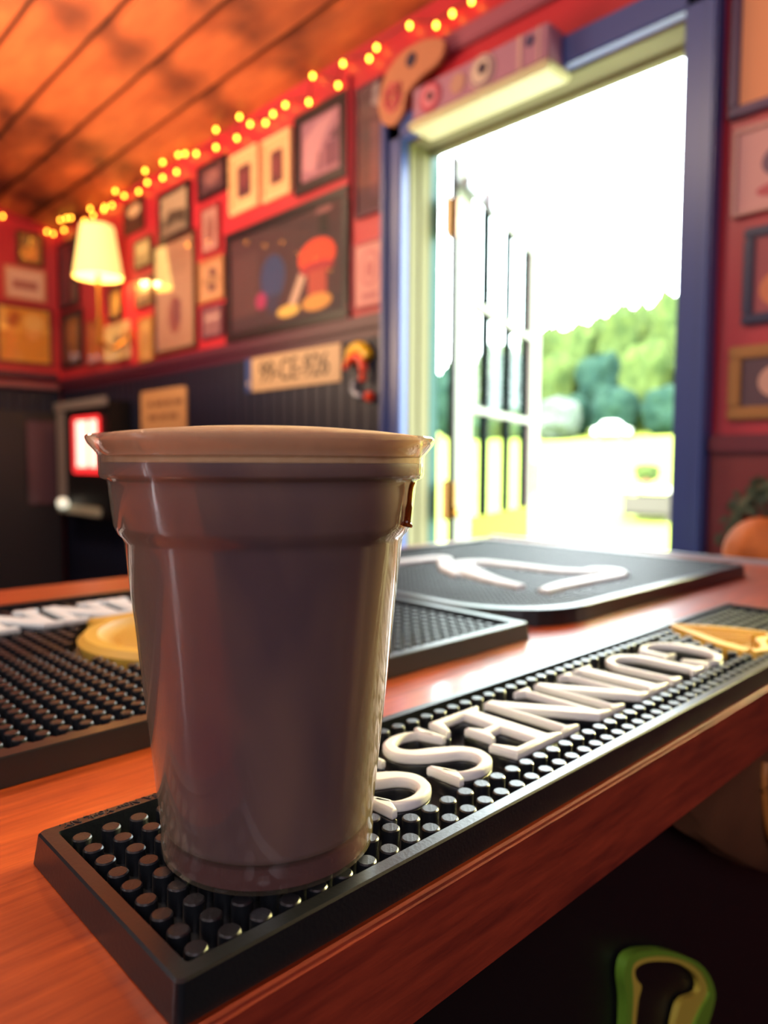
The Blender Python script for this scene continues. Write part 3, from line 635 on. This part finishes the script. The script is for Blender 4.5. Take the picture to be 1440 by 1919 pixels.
sl = thing('string_lights', 'string of warm yellow fairy bulbs draped along the top of the walls', 'string lights')
extra = [(1.05 - .13 * i, 3.775, ceil_z(1.05 - .13 * i) - .045 - .02 * (i % 2)) for i in range(1, 18)]
bulbm = mat('lit_bulb', 'ffb030', .4, emis=(1.0, .38, .03), es=17)
b = B(); lathe(b, [(0, -.0075), (.0030, -.0065), (.0052, -.002), (.0052, .002), (.0028, .0065), (0, .0075)], 10)
b0 = link('bulb', b, bulbm, sl, smooth=True, loc=bulb_at[0])
for q in bulb_at[1:] + extra:
    o = b0.copy(); COL.objects.link(o); o.location = q
path = [Vector(p) + Vector((0, 0, .010)) for p in extra[::-1] + sorted(bulb_at, key=lambda p: (-p[1] if p[1] < 3.7 else -10 + p[0]))]
b = B(); tube(b, path, .0018, 6); link('wire', b, mat('dark_green_wire', '1a1a14', .6), sl)

# ------------------------------------------------------------------ wall lamp
LX, LY = 1.255, 3.03
lp = thing('wall_lamp', 'lit wall lamp with cream tapered shade on a brass stem in the corner', 'lamp', (LX, LY, 0))
shade = bpy.data.materials.new('lit_lamp_shade'); shade.use_nodes = True; nt = shade.node_tree; bs = nt.nodes['Principled BSDF']
bs.inputs['Base Color'].default_value = hexa('f0d890'); bs.inputs['Emission Color'].default_value = (1.0, .72, .22, 1); bs.inputs['Emission Strength'].default_value = 1.15; bs.inputs['Roughness'].default_value = .8
b = B(); lathe(b, [(.098, .886), (.066, 1.092), (.064, 1.092), (.096, .886)], 40, close=True); link('lamp_shade', b, shade, lp, smooth=True)
b = B(); tube(b, [(0, 0, .62), (0, 0, .90)], .009, 12); tube(b, smooth_path([(0, 0, .64), (.05, 0, .60), (.10, 0, .63), (.118, 0, .65)], 5), .007, 10); lathe(b, [(0, .61), (.015, .615), (.016, .63), (0, .64)], 16); link('stem', b, brass, lp, smooth=True)
b = B(); lathe(b, [(0, 0), (.045, 0), (.042, .008), (.012, .014), (0, .014)], 24); bmesh.ops.rotate(b, verts=b.verts, matrix=Matrix.Rotation(-PI / 2, 3, 'Y')); bmesh.ops.translate(b, verts=b.verts, vec=(.125, 0, .65)); link('wall_plate', b, brass, lp, smooth=True)
b = B(); bmesh.ops.create_uvsphere(b, u_segments=16, v_segments=10, radius=.028); link('bulb', b, mat('lit_lamp_bulb', 'fff0c0', .5, emis=(1.0, .75, .35), es=3), lp, smooth=True, loc=(0, 0, .97))
light('wall_lamp_glow', 'POINT', (LX, LY, .93), 5.5, (1.0, .55, .20), .05)

# ------------------------------------------------------------------ pictures
def blob(bm_, pts, y, mi, W_, H_):
    f = bm_.faces.new([bm_.verts.new((px * W_, y, pz * H_)) for px, pz in pts]); f.material_index = mi
def ell(cx, cz, rx, rz, n=18): return [(cx + rx * math.cos(2 * PI * k / n), cz + rz * math.sin(2 * PI * k / n)) for k in range(n)]
def flat(h, rough=.6): return mat('print_' + h, h, rough)
def picture(name, label, wall, h0, h1, z0, z1, frame, fw, ground, art=(), matc=None, mw=0.0, glass=True, depth=.014, cat='picture', group='framed pictures crowding the walls'):
    """wall 'R': door wall (h = Y, h0 the larger, at the left); 'L': left wall (h = X)"""
    w_ = abs(h1 - h0); h_ = z1 - z0
    off = .0005
    t_ = thing(name, label, cat, (XW - off, max(h0, h1), z0) if wall == 'R' else (min(h0, h1), YB - off, z0), -PI / 2 if wall == 'R' else 0, group)
    if fw:
        b_ = B()
        for a in ((0, w_, 0, fw), (0, w_, h_ - fw, h_), (0, fw, fw, h_ - fw), (w_ - fw, w_, fw, h_ - fw)): box(b_, a[0], a[1], -depth, 0, a[2], a[3], min(.003, fw * .2))
        link('frame', b_, frame, t_)
    iw, ih = w_ - 2 * fw, h_ - 2 * fw
    if matc is not None:
        b_ = B(); box(b_, fw, w_ - fw, -.006, -.001, fw, h_ - fw); link('mount', b_, matc, t_)
    b_ = B(); x0, z0_ = fw + mw, fw + mw; pw, ph = iw - 2 * mw, ih - 2 * mw
    box(b_, x0, x0 + pw, -.0075, -.001, z0_, z0_ + ph); link('print', b_, ground, t_)
    if art:
        b_ = B(); mats_ = []
        for k_, (shape, colr) in enumerate(art):
            if colr not in mats_: mats_.append(colr)
            blob(b_, shape, -.0080 - .00012 * k_, mats_.index(colr), pw, ph)
        bmesh.ops.translate(b_, verts=b_.verts, vec=(x0, 0, z0_)); bmesh.ops.recalc_face_normals(b_, faces=b_.faces)
        for f in b_.faces:
            if f.normal.y > 0: f.normal_flip()
        link('printed_image', b_, None, t_, mats=[flat(c_) for c_ in mats_])
    if glass:
        b_ = B(); box(b_, fw, w_ - fw, -.0115, -.0105, fw, h_ - fw); link('glass', b_, pane, t_)
    return t_
rect = lambda a, c, d, e: [(a, c), (d, c), (d, e), (a, e)]
gold_fr = mat('gilt_frame', 'a07434', .4, metal=.5); brown_fr = mat('brown_wood_frame', '4a281c', .5); cream_mt = mat('cream_mount', 'd8b48c', .7); white_mt = mat('white_mount', 'e0d0b8', .7)
tan_fr = mat('tan_wood_frame', 'a8743c', .55)
picture('framed_poster', 'large landscape poster in a wide dark frame with blue shape and red domed shape', 'R', 2.230, 1.575, .535, .905, black_frame, .030, flat('3a2430'),
        [(rect(.0, .0, 1, .16), '2a2030'), (rect(.03, .15, .28, .8), '4a3038'), (ell(.42, .48, .115, .23), '1c3a6a'), ([(.34, .3), (.5, .3), (.45, .12), (.38, .12)], '16284c'), (ell(.31, .27, .05, .09), 'a02860'),
         ([(.55, .12), (.62, .12), (.72, .42), (.68, .5)], 'c8a898'), (ell(.56, .10, .10, .06), 'e0b860'), (ell(.80, .55, .15, .17), 'e04a30'), (ell(.80, .44, .14, .06), 'a02838'), (rect(.73, .12, .88, .42), 'b04a40'), (ell(.80, .12, .12, .08), 'd89a50'), (rect(.82, .75, .89, .95), '10141c'), (ell(.86, .96, .07, .03), '8a5a60')])
picture('framed_photograph', 'square monochrome photograph in a thick black frame above the large poster', 'R', 1.831, 1.584, .931, 1.168, black_frame, .032, flat('9c6c84'),
        [([(.05, .2), (.35, .1), (.55, .55), (.9, .95), (.4, .9), (.1, .7)], 'c08c9c'), (rect(.62, .1, .95, .5), '6c4460'), ([(.7, .55), (.95, .5), (.95, .72)], '4c3048'), (rect(.45, .1, .52, .4), '5c3c58')])
for (a, c, d, e, ia, ic, lab) in ((2.005, 1.849, .956, 1.149, .043, .0, 'right one of two pale-framed small portraits beside the square photograph'), (2.198, 2.028, .962, 1.156, .05, 0, 'left one of two pale-framed small portraits, next to the small dark frame')):
    picture('framed_print', lab, 'R', a, c, d, e, mat('pale_frame', 'e8c090', .5), .012, flat('4a1c30'), [(ell(.5, .5, .25, .3), '7c3444')], mat('pale_mount', 'e4b888', .6), .034)
picture('framed_photograph', 'small dark photograph hung left of the two pale-framed portraits', 'R', 2.416, 2.220, 1.060, 1.182, black_frame, .018, flat('503040'), [(ell(.5, .55, .3, .3), '8c5c60')])
picture('framed_print', 'narrow upright print in a dull red frame under the small dark photograph', 'R', 2.398, 2.266, .863, 1.034, mat('dull_red_frame', '8c2c34', .5), .014, flat('b88880'), [(ell(.5, .5, .25, .35), '8c5450')])
picture('framed_print', 'tan print with a dark central figure left of the large poster', 'R', 2.416, 2.242, .697, .846, mat('tan_frame', 'a8744c', .5), .012, flat('c4926c'), [([(.35, .2), (.7, .2), (.72, .8), (.45, .85)], '503038'), (ell(.5, .5, .42, .12), 'a07858')])
picture('framed_print', 'small greyish print in the lowest place left of the large poster', 'R', 2.400, 2.252, .568, .681, mat('mauve_frame', '5c2c44', .5), .012, flat('94646c'), [(rect(.1, .6, .9, .75), 'c09c94'), (rect(.1, .25, .9, .35), '70484c')])
picture('framed_picture', 'tall narrow dark picture beside the door surround, above a pink print', 'R', 1.551, 1.439, .800, 1.150, mat('dark_mauve_frame', '58243c', .5), .010, flat('4c3040'), [(rect(.15, .2, .55, .95), '3c2c3c'), (rect(.6, .1, .85, .7), '644050'), ([(.6, .85), (.9, .8), (.9, 1), (.7, 1)], '8c8088')])
b = B(); box(b, XW - .012, XW, 1.575, 1.584, .53, 1.2, .002); link('trim_11', b, mat('rose_batten', 'a83048', .5), kind='structure')
picture('framed_print', 'pink square print with a ring design beside the door surround', 'R', 1.560, 1.424, .552, .731, mat('rose_frame', 'b04c5c', .5), .006, flat('cc8c88'), [(ell(.5, .6, .32, .3), 'b86c74'), (ell(.5, .6, .25, .24), 'cc8c88'), (ell(.5, .58, .14, .14), 'b46a70'), (rect(.25, .1, .75, .2), 'b06870')], glass=False)
pk = picture('framed_mirror_picture', 'tall pale picture behind glass reflecting the lamp, right of the lamp', 'R', 2.765, 2.438, .546, .978, brown_fr, .014, flat('d8b090'), [(ell(.5, .30, .2, .2), 'a05040'), ([(.42, .2), (.66, .2), (.7, .42), (.5, .5)], '7c2838'), (rect(.1, .72, .9, .95), 'c8a484')], mat('beige_mount', 'dcb894', .6), .02, glass=False)
b = B(); box(b, .014, .313, -.0125, -.0105, .014, .418); link('glass', b, glassy('reflective_glass', rough=.02, boost=7), pk)
picture('framed_photograph', 'dark-framed landscape photograph above the tall reflecting picture', 'R', 2.720, 2.469, .975, 1.165, black_frame, .020, flat('8c7868'), [(rect(0, .45, 1, 1), 'b49c84'), ([(.1, .2), (.6, .3), (.9, .15), (.9, .5), (.3, .6)], '4c4038')])
picture('framed_photograph', 'small dark photograph with a light sky at upper right of the lamp shade', 'R', 3.032, 2.853, 1.074, 1.205, brown_fr, .016, flat('4c2c28'), [(ell(.55, .72, .42, .25), 'd8b898')])
picture('framed_print', 'small olive print directly left of the tall reflecting picture, upper of two', 'R', 2.942, 2.785, .915, 1.032, brown_fr, .010, flat('a08458'), [(ell(.5, .7, .4, .2), 'c8a878'), (rect(.1, .1, .7, .35), '705440')])
picture('framed_print', 'small olive print directly left of the tall reflecting picture, lower of two', 'R', 2.939, 2.785, .759, .873, brown_fr, .010, flat('a48c64'), [(ell(.6, .65, .3, .2), 'd8c090'), (rect(.1, .1, .9, .3), '5c4434')])
picture('framed_print', 'narrow yellowish print at the bottom left of the tall reflecting picture', 'R', 2.908, 2.785, .535, .712, mat('ochre_frame', 'b07c3c', .5), .008, flat('d8ac68'), [(ell(.5, .45, .22, .3), 'b08450')])
picture('framed_print', 'square off-white print with a small dark figure below the lamp', 'R', 3.244, 3.003, .566, .725, mat('ivory_frame', 'd8c494', .5), .010, flat('e0cc98'), [([(.38, .25), (.62, .25), (.58, .75), (.42, .7)], '54402c')])
picture('framed_print', 'small upright gold print in a black frame right of the lamp stem', 'R', 3.206, 3.069, .740, .889, black_frame, .018, flat('b09048'), [(ell(.5, .5, .2, .3), 'd0b068')])
picture('framed_print', 'plain rust-orange print under the lamp stem', 'R', 3.454, 3.257, .574, .775, mat('rust_frame', '8c3c24', .5), .008, flat('b8582c'), [(ell(.4, .5, .25, .35), 'c86c38')])
picture('framed_print', 'brown figure print in a black frame next to the room corner', 'R', 3.780, 3.516, .586, .854, black_frame, .030, flat('7c4c34'), [(ell(.5, .6, .3, .3), 'a8683c'), (rect(.25, .05, .75, .4), '8c5440')])
picture('framed_picture', 'large dark plum picture high in the room corner', 'R', 3.785, 3.543, .874, 1.200, black_frame, .022, flat('482430'), [(ell(.5, .6, .3, .3), '5c3038')])
b = B()
picture('framed_print', 'small dark-framed orange and gold print highest on the left wall', 'L', 1.177, 1.300, 1.075, 1.233, mat('dark_gilt_frame', '3a2814', .4), .014, flat('b87c3c'), [(ell(.5, .4, .35, .35), 'd88c3c'), (ell(.35, .75, .25, .15), '7c6440')])
picture('framed_certificate', 'white certificate with a faded band across it on the left wall', 'L', 1.117, 1.306, .904, 1.060, mat('salmon_frame', 'd08868', .5), .012, flat('e0b8a0'), [(rect(.15, .3, .85, .62), 'a86c60')])
picture('framed_print', 'largest bright golden-yellow print on the left wall, above the ledge', 'L', 1.075, 1.330, .595, .877, mat('dark_red_frame', '54181c', .4), .012, flat('e09a34'), [([(.12, .72), (.3, .6), (.45, .85), (.3, .95)], 'b8641c'), (rect(.05, .05, .95, .55), 'd8902c'), (ell(.68, .75, .2, .15), 'ecb860')])
# right of the door
picture('framed_poster', 'tall salmon poster in a dusky purple frame at the top right', 'R', .541, .20, .738, 1.12, mat('dusky_purple_frame', '54305c', .45), .018, flat('e89a6c'), [([(.3, .1), (.36, .1), (.4, .7), (.34, .75)], '7c4c50'), (ell(.6, .5, .18, .3), 'c8745c')], glass=False)
picture('framed_print', 'pink and cream print right of the door, second from the top', 'R', .529, .25, .564, .715, mat('cream_rose_frame', 'd09c94', .5), .008, flat('d8a09c'), [(ell(.35, .55, .2, .25), '74586c'), (ell(.32, .2, .2, .1), 'c05c64'), (ell(.7, .5, .2, .3), 'b07c84')], glass=False)
picture('framed_photograph', 'dark blue-framed photograph right of the door, third from the top', 'R', .505, .28, .371, .539, mat('deep_blue_frame', '241c48', .4), .018, flat('a05058'), [(ell(.25, .3, .2, .25), 'd07c58'), (rect(.5, .1, .9, .8), '744050')], glass=False)
picture('framed_photograph', 'tan-framed photograph of a pale figure right of the door, just above the rail', 'R', .524, .25, .203, .334, tan_fr, .023, flat('5c4450'), [(ell(.25, .5, .13, .33), 'd0a090'), (ell(.6, .4, .2, .3), '8c8088')], glass=False)
# wreath and pumpkin-like cushion below the rail
WX = XW - .03
wr_ = thing('leaf_wreath', 'dark green leafy wreath hanging below the rail right of the door', 'wreath', (WX, .395, -.01))
b = B(); R1_ = .105
pts = [(0, R1_ * math.cos(a), R1_ * math.sin(a)) for a in [2 * PI * k / 36 for k in range(37)]]; tube(b, pts, .010, 8)
for k in range(200):
    a = random.uniform(0, 2 * PI); rr = R1_ + random.uniform(-.014, .014); c_ = Vector((random.uniform(-.014, .006), rr * math.cos(a), rr * math.sin(a)))
    d1 = Vector((random.uniform(-.6, .2), random.uniform(-1, 1), random.uniform(-1, 1))).normalized(); d2 = d1.cross(Vector((1, .2, .1))).normalized()
    l_, w_ = .022, .006
    b.faces.new([b.verts.new(c_ - d1 * 0), b.verts.new(c_ + d1 * l_ * .5 + d2 * w_), b.verts.new(c_ + d1 * l_), b.verts.new(c_ + d1 * l_ * .5 - d2 * w_)])
link('leaves', b, mat('dark_wreath_leaf', '3a4a34', .6, var='54604a', scale=(40, 40, 40)), wr_, kind='stuff')
pk2 = thing('cloth_pumpkin', 'lumpy orange cloth pumpkin hanging in the leafy wreath', 'pumpkin', (XW - .105, .415, -.025))
b = B(); bmesh.ops.create_uvsphere(b, u_segments=40, v_segments=20, radius=1)
for v in b.verts:
    a = math.atan2(v.co.y, v.co.x); k_ = 1 - .12 * abs(math.cos(a * 4)) ** .5 * (1 - abs(v.co.z) ** 3); s_ = .075 * k_; v.co = Vector((v.co.x * s_ * .6, v.co.y * s_, v.co.z * .062))
link('pumpkin_body', b, mat('orange_cloth', 'cc6c26', .6, var='a85418', scale=(25, 25, 25)), pk2, smooth=True)
b = B(); tube(b, [(0, 0, .055), (-.004, .004, .070), (-.008, .010, .080)], [.009, .007, .006], 8); link('stalk', b, barkm, pk2, smooth=True)

# ------------------------------------------------------------------ things on the wainscot
pl = thing('number_plate', 'cream vehicle number plate reading 99-CE-926 with a blue end band', 'number plate', (XW - .016, 2.095, .356), -PI / 2)
b = B(); box(b, .035, .495, -.004, 0, 0, .110, .0015); link('plate', b, mat('aged_plate_white', 'c8a884', .5), pl)
b = B(); box(b, .0, .035, -.004, 0, 0, .110, .0015); link('country_band', b, mat('plate_blue', '28488c', .5), pl, label='blue band at the left end')
b = B(); lathe(b, [(0, 0), (.009, 0), (.009, .001), (0, .001)], 12); bmesh.ops.rotate(b, verts=b.verts, matrix=Matrix.Rotation(PI / 2, 3, 'X')); link('emblem', b, mat('silver_print', 'b0a8b0', .5), pl, loc=(.0175, -.004, .028))
bm_ = textmesh('99-CE-926', .096, .001, .86); bmesh.ops.rotate(bm_, verts=bm_.verts, matrix=Matrix.Rotation(PI / 2, 3, 'X')); bmesh.ops.translate(bm_, verts=bm_.verts, vec=(.265, -.0048, .055)); link('plate_number', bm_, mat('plate_black', '1c1410', .5), pl)
sg = thing('notice', 'beige rounded notice board with two lines of dark lettering', 'sign', (XW - .016, 2.878, .19), -PI / 2)
ro = arc(.36, .2, .02, .02, 0, 90, 6) + arc(.02, .2, .02, .02, 90, 180, 6) + arc(.02, .02, .02, .02, 180, 270, 6) + arc(.36, .02, .02, .02, 270, 360, 6)
b = B(); vs = prism(b, ro, 0, .006); bmesh.ops.rotate(b, verts=b.verts, matrix=Matrix.Rotation(PI / 2, 3, 'X')); link('board', b, mat('beige_board', 'd0a070', .6), sg)
b = B()
for z, wds in ((.155, (.05, .07, .06, .07)), (.100, (.09, .06, .08))):
    x = .07
    for w_ in wds:
        for k_ in range(int(w_ / .014)): box(b, x + k_ * .014, x + k_ * .014 + .009, -.0068, -.006, z, z + .018 + .004 * (k_ % 2))
        x += w_ + .012
link('lettering', b, mat('faded_brown_ink', '7c5034', .6), sg, kind='stuff')
# hooked ornament
orn = thing('hooked_ornament', 'glossy yellow and orange hooked wall ornament with a grey claw beside the number plate', 'ornament', (XW - .016, 1.580, .285), -PI / 2)
def stroke(name, pts, ws, m_, th_=.012, lab=None):
    b_ = B(); p_ = smooth_path([(x, -th_, z) for x, z in pts], 5); n_ = len(p_); w2 = [ws[min(int(i / max(n_ - 1, 1) * (len(ws) - 1)), len(ws) - 1)] for i in range(n_)]
    tube(b_, p_, w2, 12); return link(name, b_, m_, orn, smooth=True, label=lab)
stroke('yellow_crest', [(.022, .115), (.035, .142), (.062, .155), (.092, .146), (.106, .122)], [.013, .018, .019, .017, .013], mat('glossy_yellow', 'f0c020', .25), lab='yellow crest')
stroke('orange_band', [(.018, .103), (.040, .124), (.066, .132), (.088, .118), (.096, .085), (.090, .062)], [.009, .012, .013, .013, .011, .009], mat('glossy_orange', 'e8401c', .25), .020, lab='orange-red band')
stroke('claw', [(.050, .068), (.044, .045), (.060, .026), (.082, .022)], [.008, .009, .009, .006], mat('pewter', '8c94a8', .3, metal=.5), lab='grey claw')
b = B(); bmesh.ops.create_uvsphere(b, u_segments=16, v_segments=10, radius=.015); link('bead', b, MATS['glossy_orange'], orn, smooth=True, loc=(.115, -.016, .018), label='orange bead')
# drinks cooler set in the corner wainscot
cl_ = thing('drinks_cooler', 'small glass-fronted drinks cooler with pale frame and a glowing red light box', 'cooler', (XW - .016, 3.560, -.12), -PI / 2)
b = B(); box(b, 0, .58, -.10, 0, 0, .50, .004); link('cooler_body', b, black_panel, cl_)
b = B(); box(b, 0, .58, -.115, -.10, .475, .515, .003); box(b, 0.02, .10, -.112, -.10, .03, .475, .003); link('door_frame', b, mat('dull_silver', '8c8684', .4), cl_)
b = B(); box(b, .20, .50, -.112, -.10, .19, .44, .008); link('light_box', b, mat('red_light_box', 'd02030', .4, emis=(1.0, .05, .05), es=.9), cl_)
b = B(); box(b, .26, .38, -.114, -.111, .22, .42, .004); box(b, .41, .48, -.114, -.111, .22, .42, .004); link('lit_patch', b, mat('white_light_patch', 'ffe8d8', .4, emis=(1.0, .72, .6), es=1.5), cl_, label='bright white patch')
b = B(); box(b, 0.02, .50, -.118, -.10, .0, .045, .008); link('lower_rail', b, mat('pale_rail', 'b0b4a4', .4), cl_)
b = B(); bmesh.ops.create_uvsphere(b, u_segments=16, v_segments=10, radius=.026); link('knob', b, mat('lit_white_knob', 'f4f4e0', .3, emis=(1, 1, .8), es=.8), cl_, smooth=True, loc=(.14, -.135, .05))
for nm, z0, z1, hx, lab in (('wall_sticker', .045, .216, 'c05a38', 'rounded orange sticker in the corner left of the cooler'), ('wall_sticker', -.117, .002, 'c03040', 'rounded red sticker below the orange sticker in the corner')):
    s_ = B(); w_ = .20; h_ = z1 - z0; r_ = .03
    ro = arc(w_ - r_, h_ - r_, r_, r_, 0, 90, 6) + arc(r_, h_ - r_, r_, r_, 90, 180, 6) + arc(r_, r_, r_, r_, 180, 270, 6) + arc(w_ - r_, r_, r_, r_, 270, 360, 6)
    prism(s_, ro, 0, .002); bmesh.ops.rotate(s_, verts=s_.verts, matrix=Matrix.Rotation(PI / 2, 3, 'X'))
    link(nm, s_, flat(hx, .5), label=lab, cat='sticker', loc=(XW - .0145, 3.785, z0), rot=(0, 0, -PI / 2))
t = thing('dark_cabinet', 'dark cabinet with a pinkish reflection coloured into its glossy front standing against the left wall', 'cabinet', (1.02, YB - .014, 0))
b = B(); box(b, 0, .30, -.10, 0, ZF, .36, .006); link('carcass', b, mat('charcoal_paint', '26242c', .5), t)
b = B(); box(b, .14, .28, -.108, -.10, -.09, .32, .004); link('door', b, mat('pinkish_reflection', '5a4452', .25), t)  # pinkish reflection on the dark front is put into this colour

# ------------------------------------------------------------------ box and round plaque above the door
bx = thing('sign_box', 'long pale wooden box with round stickers fixed above the door', 'box', (1.30, 1.262, .925), -PI / 2)
b = B(); box(b, 0, .385, -.0, .075, .022, .098, .004); link('box_body', b, mat('dusky_pink_wood', 'a8748c', .6), bx)
b = B(); box(b, -.010, .392, -.008, .078, 0.002, .022, .006); link('lit_underside', b, mat('daylit_cream', 'd0c8a0', .5), bx, label='pale ledge for the daylit underside of the box')  # underside lit from outdoors, put into a pale ledge
def disc(parent, name, x, z, r, m_, y=-.001, th_=.002, lab=None):
    b_ = B(); lathe(b_, [(0, 0), (r, 0), (r, th_), (0, th_)], 28); bmesh.ops.rotate(b_, verts=b_.verts, matrix=Matrix.Rotation(PI / 2, 3, 'X')); link(name, b_, m_, parent, loc=(x, y, z), label=lab)
disc(bx, 'sticker', .215, .060, .036, flat('c8a8a0')); disc(bx, 'sticker', .215, .060, .031, flat('8c6c80'), -.003); disc(bx, 'sticker', .215, .060, .026, flat('d0b8a8'), -.005); disc(bx, 'sticker', .220, .063, .012, flat('3c2c40'), -.007)
disc(bx, 'sticker', .340, .075, .011, flat('443860')); disc(bx, 'sticker', .06, .060, .034, flat('b04058')); disc(bx, 'sticker', .06, .060, .024, flat('d07888'), -.003); disc(bx, 'sticker', .062, .060, .010, flat('402838'), -.005); disc(bx, 'sticker', .145, .060, .022, flat('b88878'))
b = B(); box(b, .31, .320, -.0025, 0, .025, .095); box(b, .36, .365, -.0025, 0, .025, .095); link('label_stripe', b, flat('c49c98'), bx)
rp = thing('round_plaque', 'tan pear-shaped wooden plaque with a pink swirl above the door corner', 'plaque', (XW - .034, 1.425, .985), -PI / 2)
out_ = [tuple(p)[:2] for p in smooth_path([(.005, .07, 0), (.02, .02, 0), (.06, .0, 0), (.095, .02, 0), (.11, .06, 0), (.16, .085, 0), (.22, .10, 0), (.23, .14, 0), (.17, .165, 0), (.09, .165, 0), (.03, .13, 0), (.005, .07, 0)], 5)[:-1]]
b = B(); prism(b, out_, 0, .012); bmesh.ops.rotate(b, verts=b.verts, matrix=Matrix.Rotation(PI / 2, 3, 'X')); link('board', b, mat('tan_plaque', 'b87858', .6), rp)
b = B(); tube(b, [(.058 + (.006 + .026 * k / 40) * math.cos(k * .33), -.013, .072 + (.008 + .034 * k / 40) * math.sin(k * .33)) for k in range(41)], .004, 8); link('swirl', b, flat('c04058'), rp, smooth=True, label='pink swirl')
disc(rp, 'dot', .125, .135, .017, flat('2c2440'), -.012); 
bt = link('trim_12', (lambda q: (box(q, XW - .02, XW, .90, 1.30, 1.11, 1.155, .004), q)[1])(B()), mat('dusky_batten', '9c5468', .5), kind='structure')
